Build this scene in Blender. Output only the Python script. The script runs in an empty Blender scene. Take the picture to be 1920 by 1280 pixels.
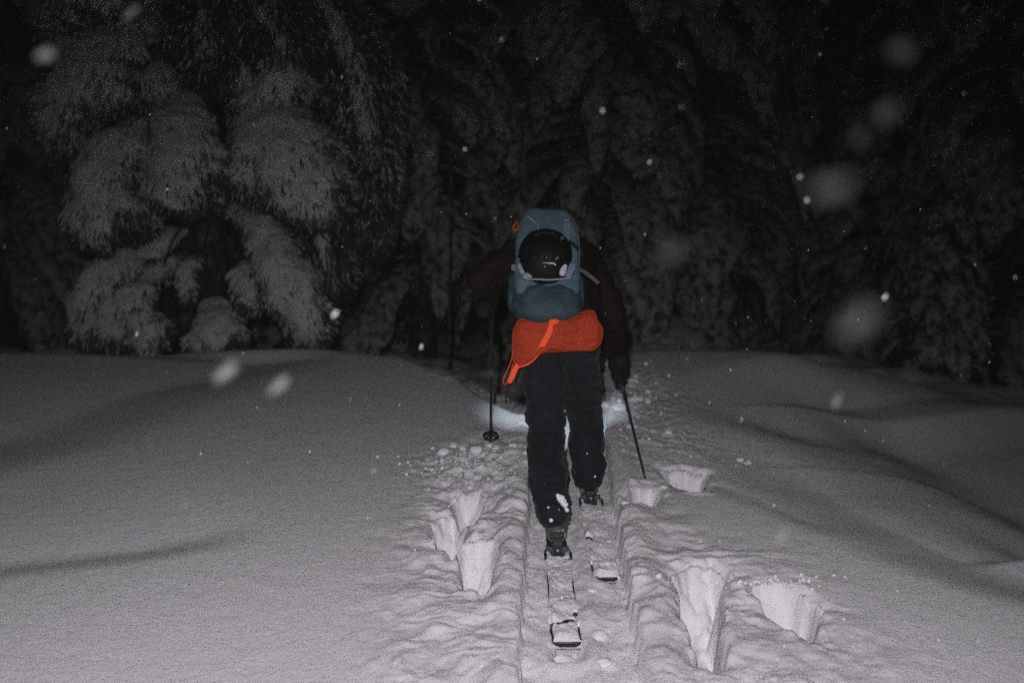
import bpy, bmesh, math, random
import numpy as np
from mathutils import Vector, Matrix

random.seed(7)
rng = np.random.default_rng(11)
S = bpy.context.scene
COL = S.collection

# ------------------------------------------------------------------ camera
FPX = 1867.0                      # 35 mm lens on a 36 mm sensor, in pixels of a 1920 wide frame
PITCH = math.atan(360 / FPX)
CP, SP = math.cos(PITCH), math.sin(PITCH)
CAM = np.array([0.0, 0.0, 1.6])
cd = bpy.data.cameras.new('camera')
cd.lens = 35.0; cd.sensor_width = 36.0; cd.clip_start = 0.02; cd.clip_end = 400
cd.dof.use_dof = True; cd.dof.focus_distance = 4.0; cd.dof.aperture_fstop = 2.0
cam = bpy.data.objects.new('camera', cd); COL.objects.link(cam)
cam.location = CAM; cam.rotation_euler = (math.pi / 2 - PITCH, 0, 0)
S.camera = cam

# ------------------------------------------------------------------ night sky, moon, exposure
w = bpy.data.worlds.new("World"); S.world = w; w.use_nodes = True
nt = w.node_tree
for n in list(nt.nodes): nt.nodes.remove(n)
sky = nt.nodes.new('ShaderNodeTexSky'); sky.sky_type = 'NISHITA'; sky.sun_disc = False
sky.sun_elevation = math.radians(14); sky.sun_rotation = math.radians(150)
bg = nt.nodes.new('ShaderNodeBackground'); bg.inputs[1].default_value = 0.0022
wo = nt.nodes.new('ShaderNodeOutputWorld')
nt.links.new(sky.outputs[0], bg.inputs[0]); nt.links.new(bg.outputs[0], wo.inputs[0])
sd = bpy.data.lights.new('moon', 'SUN'); sd.energy = 0.004; sd.angle = math.radians(0.5); sd.color = (0.85, 0.9, 1.0)
so = bpy.data.objects.new('moon', sd); COL.objects.link(so)
so.rotation_euler = (math.radians(40), 0, math.radians(150)); so.location = (0, 0, 20)
# the photographer's head torch, just above and beside the lens
LAMP_W = 530.0
hd = bpy.data.lights.new('head_torch_of_photographer', 'SPOT'); hd.energy = LAMP_W
hd.color = (1.0, 0.95, 1.0); hd.spot_size = math.radians(112); hd.spot_blend = 1.0; hd.shadow_soft_size = 0.018
ho = bpy.data.objects.new('head_torch_of_photographer', hd); COL.objects.link(ho)
ho.location = (-0.07, -0.16, 1.83)
ho.rotation_euler = Vector((-0.05, 0.95, -0.93)).to_track_quat('-Z', 'Y').to_euler()

S.view_settings.view_transform = 'Standard'; S.view_settings.look = 'None'
S.view_settings.exposure = 0.0; S.view_settings.gamma = 1.0
S.cycles.use_denoising = False
S.cycles.use_adaptive_sampling = True; S.cycles.adaptive_threshold = 0.06; S.cycles.adaptive_min_samples = 20
S.cycles.max_bounces = 4; S.cycles.diffuse_bounces = 3; S.cycles.glossy_bounces = 2
S.cycles.sample_clamp_direct = 0.7; S.cycles.sample_clamp_indirect = 1.0

# ------------------------------------------------------------------ helpers
def ray(px, py):
    x = (px - 960) / FPX; y = (py - 640) / FPX
    return np.array([x, CP - y * SP, -(SP + y * CP)])
def at(px, py, Y):
    """the place at distance Y ahead that stands behind this pixel of the photograph"""
    d = ray(px, py); return CAM + d * (Y / d[1])
def on(px, py, z=0.13):
    d = ray(px, py); return CAM + d * ((z - CAM[2]) / d[2])

def mat(name, col, rough=0.7, spec=0.3, metal=0.0, bump=None, var=None, sheen=0.0, coat=0.0):
    m = bpy.data.materials.new(name); m.use_nodes = True
    N = m.node_tree; b = N.nodes['Principled BSDF']
    b.inputs['Base Color'].default_value = (*col, 1); b.inputs['Roughness'].default_value = rough
    b.inputs['Specular IOR Level'].default_value = spec; b.inputs['Metallic'].default_value = metal
    if sheen: b.inputs['Sheen Weight'].default_value = sheen
    if coat: b.inputs['Coat Weight'].default_value = coat
    tc = N.nodes.new('ShaderNodeTexCoord')
    if var:                                      # (scale, second colour, low, high)
        nz = N.nodes.new('ShaderNodeTexNoise'); nz.inputs['Scale'].default_value = var[0]; nz.inputs['Detail'].default_value = 6
        nz.inputs['Roughness'].default_value = 0.65
        r = N.nodes.new('ShaderNodeValToRGB'); r.color_ramp.elements[0].position = var[2]; r.color_ramp.elements[1].position = var[3]
        r.color_ramp.elements[0].color = (*col, 1); r.color_ramp.elements[1].color = (*var[1], 1)
        N.links.new(tc.outputs['Object'], nz.inputs['Vector']); N.links.new(nz.outputs['Fac'], r.inputs['Fac'])
        N.links.new(r.outputs['Color'], b.inputs['Base Color'])
    if bump:
        prev = None
        for sc, strength, dist in bump:
            nz = N.nodes.new('ShaderNodeTexNoise'); nz.inputs['Scale'].default_value = sc; nz.inputs['Detail'].default_value = 4
            nz.inputs['Roughness'].default_value = 0.7
            bp = N.nodes.new('ShaderNodeBump'); bp.inputs['Strength'].default_value = strength; bp.inputs['Distance'].default_value = dist
            N.links.new(tc.outputs['Object'], nz.inputs['Vector']); N.links.new(nz.outputs['Fac'], bp.inputs['Height'])
            if prev: N.links.new(prev.outputs['Normal'], bp.inputs['Normal'])
            prev = bp
        N.links.new(prev.outputs['Normal'], b.inputs['Normal'])
    return m

M = {}
M['snow'] = mat('snow', (0.80, 0.80, 0.82), 0.75, 0.15, bump=[(9, 0.25, 0.03), (45, 0.35, 0.012), (210, 0.8, 0.005)], var=(30, (0.84, 0.835, 0.84), 0.3, 0.7))
M['tree_snow'] = mat('tree_snow', (0.80, 0.80, 0.83), 0.8, 0.1, bump=[(7, 0.8, 0.08), (30, 1.0, 0.03), (90, 1.0, 0.012)], var=(9, (0.13, 0.14, 0.11), 0.56, 0.74))
M['dimmed_far_snow'] = mat('dimmed_far_tree_snow', (0.54, 0.54, 0.55), 0.85, 0.1, bump=[(5, 0.9, 0.12), (22, 1.0, 0.04)], var=(9, (0.05, 0.06, 0.045), 0.43, 0.62))  # forest dimness put into the snow colour, plus needles showing through
M['needles'] = mat('needles', (0.022, 0.040, 0.014), 0.7, 0.15, var=(5, (0.07, 0.08, 0.055), 0.45, 0.75))
M['frosted'] = mat('frosted_needles', (0.52, 0.52, 0.54), 0.8, 0.1, var=(9, (0.05, 0.062, 0.04), 0.42, 0.66))
M['bark'] = mat('bark', (0.045, 0.032, 0.024), 0.9, 0.1, bump=[(20, 1, 0.02)], var=(6, (0.22, 0.21, 0.21), 0.48, 0.72))
M['trousers'] = mat('trousers', (0.0075, 0.008, 0.0125), 0.85, 0.2, bump=[(60, 0.4, 0.004), (600, 0.3, 0.0006)], var=(25, (0.013, 0.013, 0.018), 0.4, 0.7), sheen=0.05)
M['jacket'] = mat('jacket', (0.0085, 0.0022, 0.0022), 0.8, 0.2, bump=[(50, 0.4, 0.004)], var=(9, (0.0055, 0.002, 0.002), 0.4, 0.7))
M['black'] = mat('black_fabric', (0.008, 0.008, 0.008), 0.8, 0.2, bump=[(300, 0.3, 0.001)])
M['shell'] = mat('helmet_shell', (0.005, 0.005, 0.005), 0.6, 0.12)
M['net'] = mat('helmet_holder', (0.0035, 0.0035, 0.0035), 0.95, 0.05, bump=[(180, 0.5, 0.002)])
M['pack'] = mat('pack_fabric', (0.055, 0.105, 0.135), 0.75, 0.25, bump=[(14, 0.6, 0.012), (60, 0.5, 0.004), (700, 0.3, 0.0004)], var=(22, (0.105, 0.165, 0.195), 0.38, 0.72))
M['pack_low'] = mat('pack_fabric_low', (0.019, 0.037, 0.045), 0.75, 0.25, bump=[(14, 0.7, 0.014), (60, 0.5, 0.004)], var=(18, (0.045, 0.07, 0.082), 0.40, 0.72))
M['webbing'] = mat('webbing', (0.09, 0.10, 0.105), 0.8, 0.2, bump=[(400, 0.4, 0.0008)])
M['pale'] = mat('pale_pad_and_highlight', (0.46, 0.47, 0.56), 0.7, 0.3)  # ear pad, and the highlight streak drawn on the helmet
M['pale_dim'] = mat('pale_lining_and_highlight', (0.20, 0.26, 0.28), 0.7, 0.3)  # pocket linings, and the small highlights drawn on the helmet
M['lilac'] = mat('lilac_lining', (0.16, 0.17, 0.28), 0.7, 0.3)
M['print'] = mat('grey_print', (0.24, 0.27, 0.29), 0.7, 0.3)
M['print_dim'] = mat('dull_print', (0.09, 0.085, 0.08), 0.7, 0.3)
M['orange'] = mat('orange_fabric', (0.40, 0.046, 0.018), 0.8, 0.15, bump=[(11, 1.0, 0.03), (70, 0.5, 0.003), (800, 0.3, 0.0004)], var=(16, (0.28, 0.030, 0.013), 0.35, 0.75))
M['strap'] = mat('orange_webbing', (0.85, 0.10, 0.03), 0.8, 0.1)
M['tag'] = mat('orange_tag', (0.45, 0.07, 0.035), 0.7, 0.2)
M['skin'] = mat('skin', (0.45, 0.26, 0.19), 0.55, 0.4, bump=[(200, 0.2, 0.0008)])
M['hair'] = mat('hair', (0.03, 0.018, 0.01), 0.6, 0.3)
M['eye'] = mat('eye', (0.02, 0.015, 0.01), 0.1, 0.5)
M['boot'] = mat('boot_shell', (0.085, 0.085, 0.07), 0.5, 0.4, bump=[(40, 0.3, 0.003)], var=(18, (0.30, 0.30, 0.28), 0.56, 0.62))
M['rubber'] = mat('rubber', (0.012, 0.012, 0.012), 0.7, 0.3)
M['metal'] = mat('dark_metal', (0.09, 0.10, 0.11), 0.35, 0.5, metal=0.7)
M['plastic'] = mat('black_plastic', (0.012, 0.013, 0.015), 0.35, 0.5)
M['teal'] = mat('teal_glint', (0.22, 0.55, 0.62), 0.25, 0.6, metal=0.4)
M['steel'] = mat('steel', (0.6, 0.62, 0.64), 0.2, 0.6, metal=1.0)
M['ski'] = mat('ski_topsheet', (0.014, 0.012, 0.013), 0.45, 0.4, var=(20, (0.06, 0.012, 0.014), 0.6, 0.75))
M['pole'] = mat('pole_shaft', (0.012, 0.012, 0.012), 0.35, 0.5)
M['grip'] = mat('grip_foam', (0.01, 0.01, 0.01), 0.9, 0.2)
M['lens'] = mat('lamp_lens', (0.6, 0.6, 0.62), 0.1, 0.6)

def link(o, parent=None):
    COL.objects.link(o)
    if parent is not None: o.parent = parent
    return o
def tag(o, label=None, cat=None, group=None, kind=None):
    if label: o['label'] = label
    if cat: o['category'] = cat
    if group: o['group'] = group
    if kind: o['kind'] = kind
    return o
def empty(name, loc, label, cat, group=None):
    o = bpy.data.objects.new(name, None); o.location = tuple(float(v) for v in loc); COL.objects.link(o)
    o.empty_display_size = 0.1
    return tag(o, label, cat, group)

def mesh_np(name, V, F, m, smooth=True):
    """V (n,3); F (k,3) or (k,4) index array"""
    V = np.asarray(V, dtype=np.float32); F = np.asarray(F, dtype=np.int32); k = F.shape[1]
    me = bpy.data.meshes.new(name)
    me.vertices.add(len(V)); me.vertices.foreach_set('co', V.ravel())
    me.loops.add(F.size); me.loops.foreach_set('vertex_index', F.ravel())
    me.polygons.add(len(F)); me.polygons.foreach_set('loop_start', np.arange(0, F.size, k, dtype=np.int32))
    me.update(calc_edges=True)
    if smooth: me.polygons.foreach_set('use_smooth', np.ones(len(F), dtype=bool))
    me.materials.append(m); return me
def mesh_list(name, V, F, m, smooth=True):
    me = bpy.data.meshes.new(name); me.from_pydata([tuple(float(c) for c in v) for v in V], [], F); me.update()
    if smooth: me.polygons.foreach_set('use_smooth', np.ones(len(me.polygons), dtype=bool))
    me.materials.append(m); return me
def put(name, me, parent=None, origin=None):
    """link a mesh given in world coordinates; parents are unrotated, so only shift it by the parent's place"""
    o = bpy.data.objects.new(name, me); link(o, parent)
    if parent is not None: o.location = tuple(-c for c in parent.location)
    return o
def recentre(o):
    """set a one-mesh thing's origin at its own base"""
    me = o.data; n = len(me.vertices); c = np.empty(n * 3, dtype=np.float32); me.vertices.foreach_get('co', c); c = c.reshape(-1, 3)
    b = np.array([(c[:, 0].min() + c[:, 0].max()) / 2, (c[:, 1].min() + c[:, 1].max()) / 2, c[:, 2].min()])
    me.vertices.foreach_set('co', (c - b).astype(np.float32).ravel()); me.update(); o.location = tuple(float(v) for v in b); return o

# noise ---------------------------------------------------------------
def _h(ix, iy, iz, seed):
    n = (ix.astype(np.uint64) * np.uint64(374761393) + iy.astype(np.uint64) * np.uint64(668265263) + iz.astype(np.uint64) * np.uint64(2147483647) + np.uint64(seed * 974711 + 13)) & np.uint64(0xffffffff)
    n = ((n ^ (n >> np.uint64(13))) * np.uint64(1274126177)) & np.uint64(0xffffffff)
    n = ((n ^ (n >> np.uint64(16))) * np.uint64(2246822519)) & np.uint64(0xffffffff)
    return ((n ^ (n >> np.uint64(15))) & np.uint64(0xffffff)).astype(np.float64) / 0xffffff
def vn3(p, seed=0):
    p = np.asarray(p, dtype=np.float64); i = np.floor(p).astype(np.int64); f = p - i; u = f * f * f * (f * (f * 6 - 15) + 10)
    i = i + 100000; r = 0
    for a in (0, 1):
        for b in (0, 1):
            for c in (0, 1):
                wgt = (u[:, 0] if a else 1 - u[:, 0]) * (u[:, 1] if b else 1 - u[:, 1]) * (u[:, 2] if c else 1 - u[:, 2])
                r = r + wgt * _h(i[:, 0] + a, i[:, 1] + b, i[:, 2] + c, seed)
    return r * 2 - 1
def vn2(x, y, seed=0):
    ix = np.floor(x).astype(np.int64); iy = np.floor(y).astype(np.int64); fx = x - ix; fy = y - iy
    ux = fx * fx * fx * (fx * (fx * 6 - 15) + 10); uy = fy * fy * fy * (fy * (fy * 6 - 15) + 10)
    ix = ix + 100000; iy = iy + 100000; z = np.zeros_like(ix)
    a = _h(ix, iy, z, seed); b = _h(ix + 1, iy, z, seed); c = _h(ix, iy + 1, z, seed); d = _h(ix + 1, iy + 1, z, seed)
    return (a * (1 - ux) + b * ux) * (1 - uy) * 2 + (c * (1 - ux) + d * ux) * uy * 2 - 1
def fbm2(x, y, o=4, seed=0, g=0.5):
    r = 0; a = 1; t = 0
    for k in range(o):
        r = r + a * vn2(x * 2 ** k + 17.3 * k, y * 2 ** k - 9.1 * k, seed + k); t += a; a *= g
    return r / t
def fbm3(p, o=4, seed=0, g=0.5):
    r = 0; a = 1; t = 0
    for k in range(o):
        r = r + a * vn3(p * 2 ** k + 7.7 * k, seed + k); t += a; a *= g
    return r / t
def sst(a, b, x):
    t = np.clip((x - a) / (b - a), 0, 1); return t * t * (3 - 2 * t)

# ------------------------------------------------------------------ the snow field
def poly_sd(x, y, pts):
    """distance to a polyline, sign positive on its far (left of travel) side, and position along it 0..1"""
    best = np.full(x.shape, 1e9); sgn = np.zeros(x.shape); par = np.zeros(x.shape); n = len(pts) - 1
    for k in range(n):
        ax, ay = pts[k]; bx, by = pts[k + 1]; dx, dy = bx - ax, by - ay; L2 = dx * dx + dy * dy
        t = ((x - ax) * dx + (y - ay) * dy) / L2; tc = np.clip(t, 0, 1)
        d = np.hypot(x - ax - tc * dx, y - ay - tc * dy); s = np.sign(dx * (y - ay) - dy * (x - ax))
        mk = d < best; best = np.where(mk, d, best); sgn = np.where(mk, s, sgn); par = np.where(mk, (k + tc) / n, par)
    return best * sgn, par
def line_on(pxs, z=0.13): return [tuple(on(a, b, z)[:2]) for a, b in pxs]

BANDS = [   # soft troughs in the drifted snow: line in the photograph, depth, width, tail, fade in/out along the line
    (line_on([(-120, 890), (0, 862), (200, 812), (380, 742), (500, 700), (640, 656)]), 0.115, 0.75, 1.4, (0.0, 0.02, 0.93, 1.0)),
    (line_on([(-120, 1090), (0, 1072), (250, 1046), (400, 1022), (560, 990)]), 0.040, 0.22, 0.6, (0.0, 0.02, 0.6, 1.0)),
    (line_on([(1215, 792), (1350, 862), (1480, 948), (1640, 1030), (1790, 1082), (1960, 1130)]), 0.085, 0.38, 0.9, (0.02, 0.30, 0.95, 1.0)),
    (line_on([(1190, 715), (1340, 750), (1500, 798), (1660, 880), (1790, 935), (1960, 1010)]), 0.40, 1.5, 9.0, (0.0, 0.34, 0.95, 1.0)),
    (line_on([(1230, 905), (1340, 920), (1450, 965), (1560, 1015)]), 0.016, 0.12, 0.30, (0.0, 0.2, 0.7, 1.0)),
]
# pole and boot holes: outlines of their rims as seen in the photograph, laid on the snow
HOLES = [
    [(1262, 1074), (1285, 1058), (1330, 1055), (1354, 1068), (1350, 1100), (1353, 1140), (1350, 1180), (1362, 1208), (1358, 1230), (1334, 1246), (1312, 1232), (1304, 1190), (1294, 1160), (1274, 1136), (1268, 1100)],
    [(1406, 1090), (1440, 1084), (1472, 1092), (1500, 1106), (1530, 1126), (1552, 1138), (1534, 1156), (1528, 1176), (1538, 1194), (1505, 1188), (1478, 1176), (1455, 1150), (1430, 1120), (1410, 1104)],
    [(1243, 878), (1280, 874), (1318, 879), (1321, 917), (1300, 918), (1275, 906), (1252, 892)],
    [(1170, 932), (1188, 912), (1215, 907), (1233, 915), (1231, 945), (1205, 940), (1184, 946)],
    [(848, 930), (880, 922), (912, 930), (916, 950), (897, 956), (886, 976), (864, 972), (854, 950)],
    [(816, 968), (850, 960), (874, 974), (866, 1000), (857, 1020), (850, 1038), (838, 1028), (818, 1024), (812, 995)],
    [(864, 1010), (900, 1002), (932, 1012), (934, 1040), (926, 1062), (922, 1094), (900, 1108), (868, 1094), (868, 1060), (860, 1032)],
]
HOLEW = []
for h_ in HOLES:
    P_ = np.array([on(*p)[:2] for p in h_]); xs_ = np.linspace(P_[:, 0].min(), P_[:, 0].max(), 60); yf = []
    for xx in xs_:
        best = -1
        for k in range(len(P_)):
            a, b = P_[k], P_[(k + 1) % len(P_)]
            if min(a[0], b[0]) <= xx <= max(a[0], b[0]) and a[0] != b[0]: best = max(best, a[1] + (b[1] - a[1]) * (xx - a[0]) / (b[0] - a[0]))
        yf.append(best)
    HOLEW.append((P_, xs_, np.array(yf), P_[:, 1].max() - P_[:, 1].min()))

def xl(y): return 0.015 + 0.036 * (y - 2.6) + 0.10 * np.maximum(0, y - 5.0) ** 1.4
def xr(y): return 0.385 + 0.044 * (y - 2.6) + 0.10 * np.maximum(0, y - 5.0) ** 1.4

def height(x, y, fine=True):
    x = np.asarray(x, float); y = np.asarray(y, float)
    z = np.full(x.shape, 0.13)
    z = z + 0.018 * fbm2(x * 0.55 + 3, y * 0.55, 3, 3) * sst(0.3, 2.5, np.abs(x - 0.25))
    z = z - 0.13 * np.maximum(0, x - 1.7) * sst(1.7, 2.6, x)          # falls away to the right
    # the drift on the left ends in a crest; behind it and ahead the ground drops
    d, _ = poly_sd(x, y, [(0.30, 5.0), (0.12, 5.32), (-0.17, 5.85), (-0.40, 6.45), (-0.80, 7.05), (-1.5, 7.35), (-3.5, 7.4), (-14, 7.6)])
    d = -d
    z = z - (0.11 * sst(-0.04, 0.18, d) * sst(-1.2, -0.4, x) + 0.30 * sst(-0.12, 1.2, d) + 0.20 * np.clip(d - 0.4, 0, 9.0)) * (y > 5) * (x < 0.2 + 0.15 * (y - 5))
    d2, _ = poly_sd(x, y, [(0.2, 6.6), (0.55, 7.15), (1.2, 7.3), (2.4, 7.2), (4.5, 7.6), (16, 9)])
    z = z - (0.30 * sst(-0.15, 1.5, d2) + 0.17 * np.clip(d2 - 0.5, 0, 9.0)) * (y > 5) * (x >= 0.2 + 0.15 * (y - 5))
    far = sst(8.0, 10.5, y)
    z = z + far * (0.30 * fbm2(x * 0.9, y * 0.9, 4, 9) + 0.06)
    z = z + 1.6 * sst(22, 60, y) + 1.2 * sst(8, 40, np.abs(x))
    for pts, A, wd, L, (f0, f1, f2, f3) in BANDS:
        d, p = poly_sd(x, y, pts)
        wv = 1 + 0.25 * vn2(x * 1.3, y * 1.3, 21)
        g = sst(-0.35 * wd, wd * wv, d) * np.exp(-np.maximum(0, d - wd) / L) * sst(f0, f1, p) * (1 - sst(f2, f3, p))
        z = z - A * g
    if not fine: return z
    # disturbed snow beside the skin track
    wx = x + 0.10 * fbm2(x * 4, y * 4, 3, 31, .6); wy = y + 0.12 * fbm2(x * 4 + 5, y * 4, 3, 32, .6)
    L = xl(y); R = xr(y)
    near = sst(7.5, 5.0, y)
    dl = L - x; dr = x - R
    ed = 0.20 * fbm2(x * 2.2, y * 2.2, 3, 41)
    DL = sst(0.66 + ed - 0.08 * np.maximum(0, y - 3.4), 0.28 + ed * 0.5, dl + 0.55 * sst(4.6, 6.0, y)) * (dl > 0) * near
    DR = sst(0.92 + ed, 0.35 + ed * 0.5, dr + 0.75 * sst(3.2, 4.3, y)) * (dr > 0) * near
    r1 = np.hypot(wx + 0.20, (wy - 2.35) * 0.95); a1 = np.arctan2(wy - 2.35, wx + 0.20)
    r2 = np.hypot(wx - 0.78, (wy - 2.55) * 0.80); a2 = np.arctan2(wy - 2.55, wx - 0.78)
    def scales(r, a, sd):
        n1 = vn2(r * 15, a * 2.2, sd); n2 = vn2(r * 32 + 2 * n1, a * 4.5 + 2, sd + 1); n3 = fbm2(r * 52, a * 9, 3, sd + 2)
        saw = (1 - np.abs(n1)) ** 2 * 0.60 + (1 - np.abs(n2)) ** 2 * 0.42
        return saw * 0.013 + n3 * 0.006
    brk = 0.15 + 0.85 * sst(-0.35, 0.35, fbm2(x * 3.6, y * 3.6, 3, 77)); z = z + (DL + DR) * 0.020 * fbm2(x * 9, y * 9, 3, 78)
    z = z + DL * scales(r1, a1, 51) * brk + DR * scales(r2, a2, 61) * brk
    z = z + 0.024 * np.exp(-((dl - 0.05) / 0.06) ** 2) * near * (1 + .6 * fbm2(x * 7, y * 7, 2, 79)) + 0.024 * np.exp(-((dr - 0.05) / 0.06) ** 2) * near
    # crumbly patch where the left pole went in, and trampled lumps ahead of the skier
    for cx, cy, sx, sy, A in ((-0.22, 4.55, 0.22, 0.30, 0.020), (-0.16, 4.15, 0.24, 0.30, 0.013), (0.75, 4.9, 0.3, 0.5, 0.010), (0.72, 6.1, 0.28, 0.6, 0.022), (0.1, 6.8, 0.5, 0.6, 0.03)):
        m = np.exp(-((x - cx) / sx) ** 2 - ((y - cy) / sy) ** 2)
        z = z + m * A * (fbm2(x * 20, y * 17, 4, 71, .6) * 1.3 + 0.3)
    # the trench
    wob = 0.012 * fbm2(y * 2.3, x * 0 + 4, 3, 81); wob2 = 0.014 * fbm2(y * 2.1, x * 0 + 9, 3, 82)
    wob = wob + 0.006 * fbm2(y * 11, x * 0 + 2, 3, 83); wob2 = wob2 + 0.006 * fbm2(y * 11, x * 0 + 7, 3, 84)
    tw_ = 0.008 * fbm2(x * 17, y * 13, 2, 85); wob = wob + tw_; wob2 = wob2 + tw_
    inside = sst(-0.002, 0.012, x - L - wob) * sst(-0.002, 0.012, R - wob2 - x)
    inside = inside * (1 - 0.8 * sst(5.6, 7.5, y))
    bed = 0.040 + 0.014 * fbm2(x * 13, y * 7, 3, 91) + 0.0025 * fbm2(x * 50, y * 40, 2, 92) + 0.012 * np.exp(-((x - 0.272 - 0.02 * (y - 3.5)) / 0.025) ** 2)
    for xc, y0, y1, gap in ((0.178, 2.945, 4.75, 0.0), (0.352, 3.45, 5.24, 0.0)):      # the skis lie in the bed
        e = np.abs(x - xc); bed = np.where((y > y0 - 0.03) & (y < y1), bed * sst(0.042, 0.051, np.hypot(e, np.maximum(0, y0 + 0.04 - y) * 0.8)), bed)
    bed = bed + 0.018 * fbm2(x * 8, y * 7, 2, 95) * sst(3.4, 2.9, y)
    z = z * (1 - inside) + bed * inside
    # hollow left behind the ski tail
    m = np.exp(-((x - 0.178) / 0.05) ** 4 - ((y - 2.895) / 0.055) ** 4)
    z = z - 0.055 * m * inside
    # pole and boot holes
    for P_, xs_, yf, ln in HOLEW:
        m0 = (x > P_[:, 0].min() - .15) & (x < P_[:, 0].max() + .15) & (y > P_[:, 1].min() - .15) & (y < P_[:, 1].max() + .15)
        if not m0.any(): continue
        X_, Y_ = x[m0], y[m0]
        qx = X_ + 0.016 * fbm2(X_ * 15, Y_ * 12, 2, 101); qy = Y_ + 0.026 * fbm2(X_ * 15 + 9, Y_ * 15, 3, 102)
        d = np.full(qx.shape, 1e9); ins = np.zeros(qx.shape, bool)
        for k in range(len(P_)):
            ax, ay = P_[k]; bx, by = P_[(k + 1) % len(P_)]; dx, dy = bx - ax, by - ay
            t = np.clip(((qx - ax) * dx + (qy - ay) * dy) / (dx * dx + dy * dy), 0, 1); d = np.minimum(d, np.hypot(qx - ax - t * dx, qy - ay - t * dy))
            c_ = (ay > qy) != (by > qy); ins ^= c_ & (qx < ax + (qy - ay) / (dy if abs(dy) > 1e-9 else 1e-9) * dx)
        sdv = np.where(ins, d, -d)
        yfr = np.interp(qx, xs_, yf)
        ramp = np.minimum(1.25 * np.maximum(0, yfr - qy) + .018, .40 * ln + .03) * (1 + .30 * fbm2(X_ * 12, Y_ * 9, 3, 113)) + .010 * fbm2(X_ * 34, Y_ * 34, 2, 118)
        cut = sst(-.016, .030, sdv)
        lip = 0.010 * np.exp(-((sdv + .035) / .022) ** 2) * (0.3 + vn2(X_ * 22, Y_ * 22, 117)) - .022 * np.exp(np.minimum(sdv, 0) / .030) * (sdv < 0) * (1 + .5 * vn2(X_ * 14, Y_ * 14, 119))
        z[m0] = z[m0] * (1 - .6 * cut) + .6 * cut * .12 - ramp * cut + lip
    return z

def axis(c0, c1, s, lo, hi, g):
    a = list(np.arange(c0, c1, s)); st = s
    while a[-1] < hi: st *= g; a.append(a[-1] + st)
    st = s; b = [c0]
    while b[-1] > lo: st *= g; b.append(b[-1] - st)
    return np.array(b[1:][::-1] + a)
XS = axis(-0.80, 1.30, 0.0065, -70, 70, 1.03)
ys = [2.25]
while ys[-1] < 90:
    yy = ys[-1]; ys.append(yy + (0.0068 if yy < 3.6 else 0.0068 * (yy / 3.6) ** 1.7 if yy < 9 else 0.0068 * 4.75 + (yy - 9) * 0.05))
yb = [2.25]; st = 0.0085
while yb[-1] > -8: st *= 1.10; yb.append(yb[-1] - st)
YS = np.array(yb[1:][::-1] + ys)
GX, GY = np.meshgrid(XS, YS)
gx, gy = GX.ravel(), GY.ravel()
gz = height(gx, gy)
nx, ny = len(XS), len(YS)
idx = np.arange(nx * ny).reshape(ny, nx)
F = np.stack([idx[:-1, :-1], idx[:-1, 1:], idx[1:, 1:], idx[1:, :-1]], -1).reshape(-1, 4)
ground = put('snow_ground', mesh_np('snow_ground', np.stack([gx, gy, gz], 1), F, M['snow']))
tag(ground, kind='structure')
def hz(x, y): return float(height(np.array([x]), np.array([y]))[0])

# the thin veil of fine falling snow in the air
hm = bpy.data.materials.new('haze'); hm.use_nodes = True; N = hm.node_tree
for n_ in list(N.nodes): N.nodes.remove(n_)
pv = N.nodes.new('ShaderNodeVolumePrincipled'); pv.inputs['Density'].default_value = 0.00034; pv.inputs['Color'].default_value = (0.85, 1.0, 0.82, 1); mo = N.nodes.new('ShaderNodeOutputMaterial')
N.links.new(pv.outputs[0], mo.inputs['Volume'])
hv_ = [(x, y, z) for x in (-72, 72) for y in (-9, 92) for z in (float(gz.min()) - 1.0, 19.0)]
hb = put('haze', mesh_list('haze', hv_, [[0, 1, 3, 2], [4, 6, 7, 5], [0, 4, 5, 1], [2, 3, 7, 6], [0, 2, 6, 4], [1, 5, 7, 3]], hm, False)); tag(hb, kind='stuff')

# ------------------------------------------------------------------ snow chunks and crumbs
def lump(c, r, seed, m, sub=3, squash=0.75, amp=0.28, name='chunk', ang=1.0):
    bm = bmesh.new(); bmesh.ops.create_icosphere(bm, subdivisions=sub, radius=1)
    V = np.array([v.co[:] for v in bm.verts]); Fs = [[v.index for v in f.verts] for f in bm.faces]; bm.free()
    pr_ = np.random.default_rng(seed + 1).normal(size=(9, 3)); pr_ /= np.linalg.norm(pr_, axis=1)[:, None]
    if sub > 1: V = V * np.minimum(1.0, 0.80 / np.maximum(1e-3, (V @ pr_.T).max(1)))[:, None]
    n = 1 + amp * fbm3(V * 1.4 + seed * 3.1, 3, seed) + 0.10 * fbm3(V * 5 + seed, 2, seed + 5)
    V = V * n[:, None] * np.array([r, r * 0.85, r * squash]) + np.asarray(c)
    return V, Fs
def chunk(px, py, r, label, seed, squash=0.75, z=None, ang=0.8, sink=0.25):
    p = on(px, py, 0.14 if z is None else z); g = hz(p[0], p[1])
    V, Fs = lump((p[0], p[1], g + r * squash * (1 - sink) * 0.55), r, seed, M['snow'], 3, squash, ang=ang)
    o = put('snow_chunk', mesh_np('snow_chunk', V, Fs, M['snow'])); tag(o, label, 'snow chunk', 'loose snow chunks beside the track'); return recentre(o)
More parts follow.
